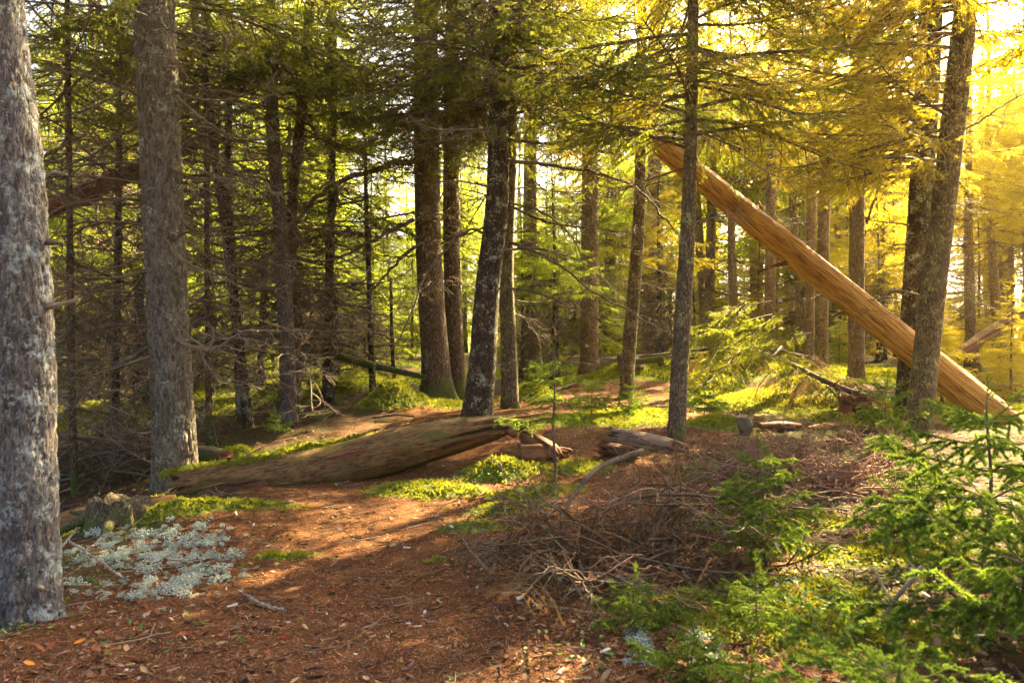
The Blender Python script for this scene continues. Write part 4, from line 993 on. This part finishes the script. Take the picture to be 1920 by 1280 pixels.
# ------------------------------------------------------------------ heaps of dead brush
def brush(name, label, stem_pts, n, spots_, meshes, sc, seed, stem_r=(0.028, 0.012), mat='dead_twig', pitch=(-0.9, 0.2)):
    r = rng(seed); base = G(*spots_[0][:2])
    o = thing(name, label, 'brushwood', base)
    if stem_pts:
        b = MB(); q = curve([P(*p) for p in stem_pts], 24) - base
        b.tube(q, np.linspace(*stem_r, 24), 9, 0, True, 1 + 0.12 * r.normal(size=(24, 9))); b.build('stem', M[mat], o)
    for k in range(n):
        px, py, sx, sy, hz = spots_[r.integers(0, len(spots_))]
        c = G(px, py); x = c[0] + r.normal() * sx; y = c[1] + r.normal() * sy
        e = ((x - c[0]) / sx) ** 2 + ((y - c[1]) / sy) ** 2
        z = float(gz(x, y)) + hz * math.exp(-0.35 * e) * r.uniform(0.25, 1.0) + 0.03
        yaw = r.uniform(0, 6.28)
        br = link('branch', meshes[r.integers(0, len(meshes))], o, np.array([x, y, z]) - base, (r.uniform(-1.5, 1.5), -r.uniform(*pitch), yaw), r.uniform(*sc)); br['kind'] = 'stuff'
    return o
brush('brush_pile', 'tangled heap of bare brown dead branches beside the path', [(1205, 845, 6.7), (1125, 875, 6.4), (1075, 930, 6.1), (1035, 1000, 5.8)], 150,
      [(1180, 1035, 0.40, 0.32, 0.50), (1050, 1045, 0.24, 0.28, 0.36), (1290, 1020, 0.32, 0.30, 0.46), (1180, 1090, 0.44, 0.16, 0.26)], BRUSH + BRUSH + [DEAD[1], DEAD[4], BROWNG[0], PINK[0]], (0.4, 0.9), 81, pitch=(-0.8, 0.3))
brush('brush_pile', 'low heap of pinkish dead spruce twigs before the leaning trees', None, 70,
      [(1500, 880, 0.6, 0.5, 0.26), (1600, 850, 0.5, 0.4, 0.34), (1440, 900, 0.45, 0.4, 0.22), (1560, 925, 0.35, 0.25, 0.2)], PINK, (0.5, 1.0), 82, pitch=(-0.15, 0.35))
brush('brush_pile', 'pale bare twigs heaped in the hollow between the grey trunks', None, 80,
      [(215, 880, 0.7, 0.7, 0.45), (160, 900, 0.5, 0.5, 0.35), (250, 860, 0.6, 0.6, 0.4), (180, 790, 1.0, 1.2, 0.6)], PALE + DEAD[:3], (0.5, 1.0), 83, pitch=(-0.5, 0.7))
# a toppled spruce top with drooping brown and green sprays
r = rng(84); o = thing('fallen_treetop', 'toppled spruce top with drooping brown sprays under the leaning trunk', 'treetop', G(1420, 750))
b0 = G(1420, 750); b = MB(); q = curve([P(1200, 668, 14.2), P(1400, 655, 13.6), P(1560, 720, 13.0), P(1640, 750, 12.8)], 20) - b0
b.tube(q, np.linspace(0.02, 0.06, 20), 8, 0, True); b.build('stem', M['dead_twig'], o)
for k in range(54):
    i = r.integers(4, 19); me = (BROWNG + [GREEN[1], DEAD[2], PINK[1]])[r.integers(0, 5)]
    br = link('branch', me, o, q[i] + r.normal(size=3) * 0.1, (r.uniform(-0.5, 0.5), r.uniform(0.1, 1.0), r.uniform(0, 6.28)), r.uniform(0.45, 0.9)); br['kind'] = 'stuff'
for k in range(14):
    p = P(r.uniform(1380, 1560), r.uniform(560, 640), 13.4) - b0
    br = link('branch', GREEN[r.integers(0, 6)], o, p, (r.uniform(-0.4, 0.4), r.uniform(0.2, 0.8), r.uniform(2.4, 3.9)), r.uniform(0.4, 0.7)); br['kind'] = 'stuff'

# ------------------------------------------------------------------ young spruces in the foreground
def sapling(label, base, H, nw, reach, seed, lean=(0, 0), z0=0.12, per=5, top=True, group=None, mats=YOUNG, name='spruce_sapling'):
    r = rng(seed); o = thing(name, label, 'sapling', base, group)
    z = np.linspace(-0.03, H, 12); q = np.stack([lean[0] * np.maximum(z, 0) ** 1.3 + 0.012 * np.sin(z * 7 + seed), lean[1] * np.maximum(z, 0) ** 1.3 + 0.01 * np.cos(z * 6), z], 1)
    b = MB(); b.tube(q, np.linspace(0.011, 0.003, 12) * (H / 0.6) ** 0.6, 7, 0, True)
    b.build('stem', M['dead_twig'], o)
    for w in range(nw):
        f = (w + r.uniform(0, 0.4)) / nw; zz = z0 + (H * 0.96 - z0) * f
        c = np.array([np.interp(zz, z, q[:, j]) for j in range(3)])
        y0 = r.uniform(0, 6.28)
        for k in range(per):
            yaw = y0 + k * 6.283 / per + r.uniform(-0.4, 0.4)
            L = reach * (1 - 0.72 * f) * r.uniform(0.65, 1.1)
            br = link('branch', mats[r.integers(0, len(mats))], o, c, (r.uniform(-0.3, 0.3), -(r.uniform(-0.15, 0.25) + 0.45 * f ** 2), yaw), L / 0.5); br['kind'] = 'stuff'
    if top:
        br = link('leader', mats[0], o, q[-1] - np.array([0, 0, 0.05]), (0, -1.45, 0), 0.30); br['kind'] = 'stuff'
    return o
def at(px, py, d):
    p = P(px, py, d); p[2] = float(gz(p[0], p[1])); return p
sapling('bright green spruce sapling growing up through the brush heap', at(1440, 1000, 4.6), 0.80, 5, 0.50, 91, (-0.10, 0.0), 0.20)
sapling('large young spruce with spreading tiers before the golden leaning trunk', at(1850, 900, 4.3), 1.08, 5, 0.95, 92, (0.03, 0.02), 0.25, 4)
sapling('low leafy spruce sapling on the bank in the near corner', at(1680, 1240, 2.6), 0.30, 3, 0.62, 93, (0.0, 0.0), 0.10, 5)
sapling('low bluish green spruce sprig at the edge of the path', at(1180, 1160, 3.9), 0.26, 3, 0.34, 94, (0.1, 0), 0.06, 5)
sapling('small upright spruce sprig below the brush heap', at(1415, 1170, 3.7), 0.34, 4, 0.26, 95, (0.0, 0), 0.06, 5)
sapling('flat spruce sprig lying low under the upright one', at(1290, 1230, 3.3), 0.18, 3, 0.32, 96, (0.2, 0), 0.05, 6)
sapling('dense young spruce reaching in from the frame edge beside the tiers', at(1930, 1080, 3.3), 0.66, 4, 0.80, 97, (-0.06, 0.0), 0.16, 5)
sapling('flat green spruce sprig by the near withered leaves', at(1400, 1275, 3.0), 0.16, 3, 0.30, 88, (0.1, 0), 0.04, 6)
sapling('sunlit yellow-green spruce sapling beside the pinkish twig heap', at(1720, 930, 5.4), 0.60, 4, 0.50, 99, (-0.05, 0), 0.1, 4)
sapling('spindly thin-stemmed sapling with sparse sprays before the broken log end', at(1040, 885, 8.0), 1.42, 4, 0.55, 89, (-0.012, 0), 0.62, 3, name='thin_sapling')
for k, (px, py, d, H, lab) in enumerate([(1110, 775, 11, 0.6, 'feathery young spruce beyond the broken log end'), (1180, 780, 11.2, 0.5, 'small young spruce between curved trunk and lone slim trunk'), (1010, 745, 14, 0.8, 'young spruce behind the greenish narrow trunk'),
                                         (1320, 790, 11, 0.5, 'little spruce seedling beside the slim lone trunk'), (515, 815, 10.6, 0.35, 'pale green seedling at the foot of the slim grey pair'), (1660, 790, 10.2, 0.8, 'half-hidden young spruce at the foot of the leaning pair'),
                                         (590, 745, 14.5, 0.7, 'bare-stemmed seedling on moss behind the slim grey pair')]):
    sapling(lab, at(px, py, d), H, 4, H * 0.75, 110 + k, (0.03, 0), 0.12, 5)

# ------------------------------------------------------------------ stones and sticks
def rock(label, base, sx, sy, sz, seed, rot=(0, 0, 0)):
    r = rng(seed); nu, nv = 20, 12
    U, V_ = np.meshgrid(np.arange(nu) / nu * 2 * math.pi, np.linspace(-1.45, 1.45, nv))
    d = np.stack([np.cos(V_) * np.cos(U), np.cos(V_) * np.sin(U), np.sin(V_)], -1)
    pl = norm(r.normal(size=(12, 3))); off = r.uniform(0.6, 0.95, 12)
    k = np.minimum.reduce([np.where(d @ q > 0.05, o_ / np.maximum(d @ q, 0.05), 9) for q, o_ in zip(pl, off)]); k = np.minimum(k, 1.05)
    V = (d * k[..., None] * np.array([sx, sy, sz])).reshape(-1, 3)
    i = np.arange(nv - 1)[:, None] * nu; kk = np.arange(nu)[None, :]; k2 = (kk + 1) % nu
    b = MB(); b.add(V, np.stack([i + kk, i + k2, i + nu + k2, i + nu + kk], -1).reshape(-1, 4))
    n = len(V); b.add(np.concatenate([V[:nu], V[-nu:], [V[:nu].mean(0)], [V[-nu:].mean(0)]]), np.concatenate([np.stack([(np.arange(nu) + 1) % nu, np.arange(nu), np.full(nu, 2 * nu)], 1), np.stack([nu + np.arange(nu), nu + (np.arange(nu) + 1) % nu, np.full(nu, 2 * nu + 1)], 1)]))
    o = b.build('stone', M['stone'], None, base, rot, smooth=False)
    return tag(o, label, 'stone')
rock('pointed grey stone leaning on the mossy ground', G(1395, 808) + np.array([0, 0, 0.10]), 0.11, 0.07, 0.17, 121, (0.2, -0.7, 0.3))
rock('pale sunlit boulder at the far bend of the path', G(1180, 690) + np.array([0, 0, 0.1]), 0.4, 0.3, 0.25, 123)

def stick(label, pts, r0, r1, mat, seed, twigs=0, lich=0, name='fallen_stick'):
    r = rng(seed); p = np.array(pts); base = p[0].copy()
    b = MB(); q = curve(p - base, 16); q[1:-1] += r.normal(size=(14, 3)) * r0 * 0.25
    b.tube(q, np.linspace(r0, r1, 16), 7, 0, True)
    for k in range(twigs):
        i = r.integers(3, 15); z = arc(q[i], norm(q[i] - q[i - 1]) + r.normal(size=3) * 0.6, r.uniform(0.08, 0.3), 6, 0.1, r, 0.2); b.tube(z, np.linspace(r1, r1 * 0.3, 6), 4, 0, cap=False)
    if lich:
        pp, d = along(q, lich, r); V, F = needle_tris(r, pp + norm(r.normal(size=(lich, 3))) * r0 * 0.8, d, 0.016, 0.009, 1.0); b.add(V, F, 1)
    o = b.build(name, [M[mat], M['reindeer_lichen']], None, base)
    return tag(o, label, 'stick')
up = lambda p, z: p + np.array([0, 0, z])
stick('lichen-crusted curved stick lying on the path litter', [up(G(458, 1118), 0.015), up(G(490, 1138), 0.02), up(G(536, 1150), 0.015)], 0.008, 0.006, 'pale_twig', 131, 0, 260)
stick('pale broken stick poking out behind the lichen patch', [up(G(112, 1032), 0.02), up(G(150, 1005), 0.10), up(G(182, 985), 0.20)], 0.014, 0.007, 'pale_twig', 132)
stick('pale forked dead branch resting against the log', [up(G(428, 885), 0.05), P(470, 850, 8.6), P(515, 828, 8.7), P(556, 820, 8.8)], 0.012, 0.005, 'pink_twig', 133, 6)
stick('stubby lichen-covered root stick at the foot of the thick trunk', [P(72, 1100, 4.15), up(G(100, 1128), 0.03), up(G(120, 1158), 0.01)], 0.014, 0.010, 'pale_twig', 134, 0, 300)
stick('thin lichen-flecked branch lying through the lichen patch', [up(G(125, 1035), 0.10), up(G(185, 1070), 0.07), up(G(240, 1098), 0.03)], 0.010, 0.005, 'pale_twig', 135, 3, 260)
stick('slender grey stick lying under the green sprig', [up(G(1000, 1142), 0.02), up(G(1060, 1150), 0.03), up(G(1130, 1160), 0.02)], 0.007, 0.003, 'pale_twig', 136, 4, 60)
stick('bark-patched pale stick standing askew among near saplings', [up(G(1650, 1165), 0.0), P(1690, 1110, 3.7), P(1730, 1062, 3.75)], 0.008, 0.013, 'pale_twig', 137, 3, 150)
stick('brown twig lying flat among the near saplings', [up(G(1660, 1160), 0.02), up(G(1720, 1150), 0.03), up(G(1770, 1145), 0.03)], 0.006, 0.003, 'brush_twig', 138, 2)
stick('thin white twig standing against the brush heap', [up(G(1040, 1110), 0.0), P(1045, 1050, 5.0), P(1060, 1020, 5.1)], 0.004, 0.002, 'pale_twig', 139, 2)
stick('curved dark root arching beyond the greenish trunk', [up(G(985, 730), 0.02), P(1030, 735, 15.5), up(G(1080, 722), 0.05)], 0.05, 0.03, 'dead_twig', 140)
stick('dark stick lying before the mossy hump', [up(G(700, 788), 0.03), up(G(740, 784), 0.05), up(G(778, 785), 0.03)], 0.02, 0.014, 'dead_twig', 141)

# ------------------------------------------------------------------ ground cover
def scatter_uv(r, n, d0, d1, px0=-150, px1=2070, power=1.4):
    d = d0 + (d1 - d0) * r.uniform(0, 1, n) ** power
    px = r.uniform(px0, px1, n); x = (px - CX) / FX * d
    return x, d
def normals(x, y, e=0.03):
    return norm(np.stack([-(gz(x + e, y) - gz(x - e, y)) / (2 * e), -(gz(x, y + e) - gz(x, y - e)) / (2 * e), np.ones_like(x)], -1))
def surf(x, y):
    pa = path_amt(x, y); mo = moss_amt(x, y); nearf = np.clip(1.5 - np.hypot(x, y) / 20, 0, 1)
    return gz(x, y) + nearf * ((fbm(x * 6, y * 6, 21, 4) - 0.47) * (0.05 + 0.07 * (1 - pa)) + mo * (fbm(x * 14, y * 14, 31, 3) - 0.45) * 0.06)

def needle_litter():
    r = rng(1001); n = 150000
    x, y = scatter_uv(r, n, 2.8, 11.0)
    keep = r.uniform(size=n) < np.clip(path_amt(x, y) - 0.6 * moss_amt(x, y), 0.08, 1); x, y = x[keep], y[keep]; n = len(x)
    z = surf(x, y) + 0.004
    a = r.uniform(0, 6.28, n); L = r.uniform(0.014, 0.034, n) * (0.7 + y / 11); W = r.uniform(0.0022, 0.0048, n) * (0.7 + y / 9)
    d = np.stack([np.cos(a), np.sin(a), r.normal(size=n) * 0.22], -1); s = np.stack([-np.sin(a), np.cos(a), r.normal(size=n) * 0.3], -1)
    p = np.stack([x, y, z], -1)
    V = np.stack([p - d * L[:, None] / 2 - s * W[:, None] / 2, p - d * L[:, None] / 2 + s * W[:, None] / 2, p + d * L[:, None] / 2 + s * W[:, None] / 3, p + d * L[:, None] / 2 - s * W[:, None] / 3], 1).reshape(-1, 3)
    b = MB(); b.add(V, np.arange(4 * n).reshape(-1, 4), r.choice(5, n, p=[0.3, 0.38, 0.16, 0.04, 0.12]))
    o = b.build('needle_litter', [M['litter_red'], M['litter_brown'], M['litter_dark'], M['litter_pink'], M['litter_tan']])
    tag(o, 'fallen brown spruce needles strewn over the path', 'needles', kind='stuff')
needle_litter()

def leaf_geo(r, p, size, a, curl, nrm=None):
    """small curled leaves: 2 x 4 patch each, oval outline"""
    n = len(p); u = np.linspace(-1, 1, 5); w = np.array([0.08, 0.7, 1.0, 0.75, 0.05])
    V = np.zeros((n, 5, 3, 3))
    ca, sa = np.cos(a), np.sin(a)
    tx = r.normal(size=n) * 0.35; ty = r.normal(size=n) * 0.35
    for i in range(5):
        for j in range(3):
            lx = u[i] * size; ly = (j - 1) * 0.55 * w[i] * size
            lz = curl * size * ((j - 1) ** 2 * 0.6 * w[i] + u[i] ** 2 * 0.5) + tx * lx + ty * ly + 0.35 * size * np.abs(tx)
            V[:, i, j, 0] = p[:, 0] + lx * ca - ly * sa; V[:, i, j, 1] = p[:, 1] + lx * sa + ly * ca; V[:, i, j, 2] = p[:, 2] + lz
    base = np.arange(n)[:, None] * 15
    f = np.array([[i * 3 + j, (i + 1) * 3 + j, (i + 1) * 3 + j + 1, i * 3 + j + 1] for i in range(4) for j in range(2)])
    return V.reshape(-1, 3), (base[:, :, None] + f[None]).reshape(-1, 4)

def leaf_litter():
    r = rng(1002); n = 8000
    x, y = scatter_uv(r, n, 2.8, 13.0)
    px = CX + x / y * FX; py = CY + (EYE - gz(x, y)) / y * FX
    w = 0.22 + 0.9 * ((px < 420) & (py > 1130)) + 0.7 * ((px > 950) & (py > 950)) + 0.35 * (px > 950) + 0.25 * (y > 8)
    w = w * (1 - 0.5 * moss_amt(x, y))
    keep = r.uniform(size=n) < w; x, y = x[keep], y[keep]; n = len(x)
    p = np.stack([x, y, surf(x, y) + 0.006], -1)
    V, F = leaf_geo(r, p, r.uniform(0.010, 0.030, n), r.uniform(0, 6.28, n), r.normal(size=n) * 0.5)
    mi = np.repeat(r.choice(5, n, p=[0.22, 0.33, 0.2, 0.15, 0.10]), 8)
    b = MB(); b.add(V, F, mi)
    o = b.build('leaf_litter', [M['litter_red'], M['litter_brown'], M['litter_dark'], M['litter_pink'], M['litter_tan']])
    tag(o, 'withered brown and red leaves scattered over the forest floor', 'leaves', kind='stuff')
leaf_litter()

def wood_chips():
    r = rng(1003); n = 2200
    x, y = scatter_uv(r, n, 2.9, 9.0, 150, 1900)
    p = np.stack([x, y, surf(x, y) + 0.006], -1); a = r.uniform(0, 6.28, n)
    L = r.uniform(0.008, 0.045, n) * r.uniform(0.5, 1.2, n); W = r.uniform(0.003, 0.012, n)
    d = np.stack([np.cos(a), np.sin(a), r.normal(size=n) * 0.15], -1) * L[:, None]; s = np.stack([-np.sin(a), np.cos(a), r.normal(size=n) * 0.3], -1) * W[:, None]
    t_ = np.array([0, 0, 0.006])
    c = np.stack([p - d - s, p - d + s * 0.7, p + d * 0.9 + s, p + d - s * 0.6], 1)
    V = np.concatenate([c, c + t_], 1).reshape(-1, 3)
    f = np.array([[4, 7, 6, 5], [0, 1, 5, 4], [1, 2, 6, 5], [2, 3, 7, 6], [3, 0, 4, 7]])
    b = MB(); b.add(V, (np.arange(n)[:, None, None] * 8 + f[None]).reshape(-1, 4), np.repeat(r.choice(4, n, p=[0.45, 0.35, 0.15, 0.05]), 5))
    o = b.build('wood_chips', [M['litter_brown'], M['litter_dark'], M['litter_tan'], M['chip_white']], smooth=False)
    tag(o, 'bits of bark and wood strewn over the path', 'wood chips', kind='stuff')
wood_chips()

def ground_twigs():
    r = rng(1004); b = MB()
    x, y = scatter_uv(r, 950, 3.0, 16.0)
    for k in range(len(x)):
        pa = float(path_amt(x[k], y[k]))
        if r.uniform() < pa * 0.45 and y[k] < 8: continue
        a = r.uniform(0, 6.28); L = r.uniform(0.1, 0.5) * (0.7 + y[k] / 10)
        t_ = np.linspace(-0.5, 0.5, 6); xx = x[k] + math.cos(a) * L * t_ + r.normal(size=6) * 0.012; yy = y[k] + math.sin(a) * L * t_ + r.normal(size=6) * 0.012
        zz = gz(xx, yy) + 0.012 + np.abs(r.normal(size=6)) * 0.012
        b.tube(np.stack([xx, yy, zz], 1), np.linspace(0.004, 0.0018, 6) * (0.7 + y[k] / 12), 4, int(r.choice(3, p=[0.4, 0.25, 0.35])), cap=False)
    o = b.build('ground_twigs', [M['dead_twig'], M['pale_twig'], M['brush_twig']])
    tag(o, 'dry twigs strewn across the forest floor', 'twigs', kind='stuff')
ground_twigs()

def moss_cover():
    r = rng(1005); b = MB()
    for bx, by, rx, ry, h in MW:
        area = rx * ry * math.pi; dist = max(3.0, by)
        size = 0.022 * (0.55 + dist / 9)
        n = int(min(16000, area * 3.2 / (size * size * 1.1)))
        q = r.normal(size=(n, 2)) * 0.52
        x = bx + q[:, 0] * rx * 1.1; y = by + q[:, 1] * ry * 1.1
        k = (fbm(x * 7, y * 7, 77, 3) + 0.35 * moss_amt(x, y)) > 0.60; x, y = x[k], y[k]; n = len(x)
        p = np.stack([x, y, surf(x, y) - 0.002], -1)
        ax = norm(np.array([0, 0, 1.0]) + r.normal(size=(n, 3)) * 0.35)
        V, F = needle_tris(r, p, ax, size * 1.5, size * 0.75, 0.7); b.add(V, F, 0)
    o = b.build('moss', [M['moss_tuft']])
    tag(o, 'soft yellow-green moss cushions around log and tree feet', 'moss', kind='stuff')
moss_cover()

def lichen_clump(seed):
    r = rng(seed); b = MB(); oc = np.array([[1, 0, 0], [-1, 0, 0], [0, 1, 0], [0, -1, 0], [0, 0, 1], [0, 0, -1]], float)
    of = np.array([[0, 2, 4], [2, 1, 4], [1, 3, 4], [3, 0, 4], [2, 0, 5], [1, 2, 5], [3, 1, 5], [0, 3, 5]])
    for k in range(22):
        th = r.uniform(0, 6.28); ph = math.acos(r.uniform(0.05, 1)); d = np.array([math.sin(ph) * math.cos(th), math.sin(ph) * math.sin(th), math.cos(ph) * 0.8]); L = r.uniform(0.028, 0.052)
        b.tube(np.array([d * 0.01, d * L * 0.6 + r.normal(size=3) * 0.004, d * L]), [0.0022, 0.0018, 0.0012], 3, 0, cap=False)
        for j in range(4):
            c = d * L + r.normal(size=3) * 0.008
            R = np.linalg.qr(r.normal(size=(3, 3)))[0]
            b.add((oc * r.uniform(0.0025, 0.0065, (6, 1))) @ R + c, of)
    return merged(b)
LCL = [lichen_clump(1100 + i) for i in range(5)]
def lichen_patch():
    r = rng(1006); b = MB()
    places = [(300, 1010, 150, 24, 60), (330, 1050, 110, 16, 34), (215, 1040, 70, 22, 30), (360, 1085, 70, 14, 20), (300, 1110, 90, 14, 26), (270, 1155, 80, 14, 34), (200, 1120, 60, 20, 10), (400, 1010, 40, 16, 8),
              (90, 1268, 50, 16, 12), (160, 1225, 30, 12, 4), (440, 1075, 40, 12, 5), (430, 1170, 60, 20, 4), (1325, 1235, 40, 20, 6), (1190, 1190, 50, 30, 6), (1440, 1030, 60, 14, 9), (1210, 1240, 30, 12, 4)]
    for px, py, sx, sy, n in places:
        for k in range(int(n * 1.4)):
            p = G(px + r.normal() * sx * 0.55, py + r.normal() * sy * 0.75)
            if p[0] < -1.36 and p[1] < 4.6: continue
            p[2] = float(surf(p[0], p[1]))
            V, T = LCL[r.integers(0, 5)]; sc = r.choice([0.45, 0.6, 0.8, 1.0, 1.4], p=[0.25, 0.25, 0.2, 0.18, 0.12]) * r.uniform(0.8, 1.2)
            W = (V * sc) @ rotm(r.normal() * 0.2, r.normal() * 0.2, r.uniform(0, 6.28)).T + p
            n0 = b.n; b.V.append(W); b.n += len(W)
            for f, m in T: b.F.append((f + n0, 0))
    o = b.build('reindeer_lichen', [M['reindeer_lichen']])
    tag(o, 'pale grey-green reindeer lichen tufts beside the thick trunk', 'lichen', kind='stuff')
lichen_patch()

def herbs():
    r = rng(1007); pts = []
    for px, py, sx, sy, n in [(1140, 820, 60, 14, 160), (1300, 1110, 90, 20, 60), (1480, 1120, 90, 25, 140), (1600, 1090, 100, 30, 110), (430, 1080, 40, 12, 14), (280, 1190, 110, 30, 30), (40, 1180, 40, 20, 20), (980, 905, 60, 14, 60), (1080, 790, 80, 12, 120), (560, 1000, 60, 20, 0), (150, 1085, 25, 15, 40), (1150, 1230, 120, 25, 60), (1500, 1230, 200, 30, 60)]:
        for k in range(n): pts.append(G(px + r.normal() * sx, py + r.normal() * sy))
    p = np.array(pts); p[:, 2] = surf(p[:, 0], p[:, 1]) + r.uniform(0.01, 0.07, len(p))
    V, F = leaf_geo(r, p, r.uniform(0.010, 0.022, len(p)), r.uniform(0, 6.28, len(p)), r.normal(size=len(p)) * 0.4)
    b = MB(); b.add(V, F)
    o = b.build('ground_herbs', [M['herb_leaf']]); tag(o, 'tiny green leaves of low woodland herbs on the floor', 'herbs', kind='stuff')
herbs()

for k, (px, py, size, mat, lab) in enumerate([(150, 1180 + 28, 0.030, 'leaf_orange', 'bright orange fallen leaf among withered leaves near the thick trunk'), (95, 1182, 0.022, 'leaf_yellow', 'narrow yellow fallen leaf lying near the thick trunk'),
        (55, 1252, 0.026, 'leaf_orange', 'pale orange fallen leaf lowest in the near corner'), (533, 1197, 0.026, 'leaf_crimson', 'dark crimson fallen leaf on the path'), (762, 1198, 0.022, 'leaf_yellow', 'yellow-orange fallen leaf in the middle of the path'),
        (340, 1278, 0.032, 'leaf_yellow', 'pale yellow fallen leaf lowest on the path'), (350, 1160, 0.022, 'leaf_green', 'fresh green leaf lying on the edge of the lichen patch'), (45, 1175, 0.024, 'leaf_green', 'long green leaf at the foot of the thick trunk'),
        (445, 992, 0.024, 'leaf_orange', 'orange fallen leaf on litter before the log'), (455, 1012, 0.022, 'litter_red', 'rust red fallen leaf just below the orange leaf'), (955, 1163, 0.034, 'leaf_orange', 'broad orange fallen leaf at the right edge of the path'),
        (975, 1135, 0.030, 'litter_pink', 'pinkish curled leaf near the slender grey stick'), (690, 1000, 0.022, 'litter_pink', 'round pinkish leaf on the path before the log'), (120, 1228, 0.030, 'litter_pink', 'pale pink leaf beside the bright orange one')]):
    r = rng(1200 + k); c = G(px, py); c[2] = float(surf(c[0], c[1])) + 0.008
    V, F = leaf_geo(r, np.zeros((1, 3)), np.array([size]), np.array([r.uniform(0, 6.28)]), np.array([0.5]))
    b = MB(); b.add(V, F); o = b.build('fallen_leaf', [M[mat]], None, c)
    tag(o, lab, 'leaf', 'coloured leaves on the forest floor')

# ------------------------------------------------------------------ golden morning air
HAZE = True
if HAZE:
    m, nt, out = newmat('haze_air'); g = NT(nt)
    pv = g.n('ShaderNodeVolumePrincipled', {'Color': (1.0, 0.78, 0.36), 'Density': 0.0005, 'Anisotropy': 0.65})
    nt.links.new(pv.outputs[0], out.inputs['Volume'])
    x0, x1, y0, y1, z0, z1 = -1000, 1000, -100, 1800, -6, 19
    V = np.array([[x, y, z] for z in (z0, z1) for y in (y0, y1) for x in (x0, x1)], float)
    b = MB(); b.add(V, [[0, 2, 3, 1], [4, 5, 7, 6], [0, 1, 5, 4], [2, 6, 7, 3], [0, 4, 6, 2], [1, 3, 7, 5]])
    o = b.build('haze', [m], smooth=False); tag(o, 'golden morning haze hanging between the trees', 'haze', kind='stuff')
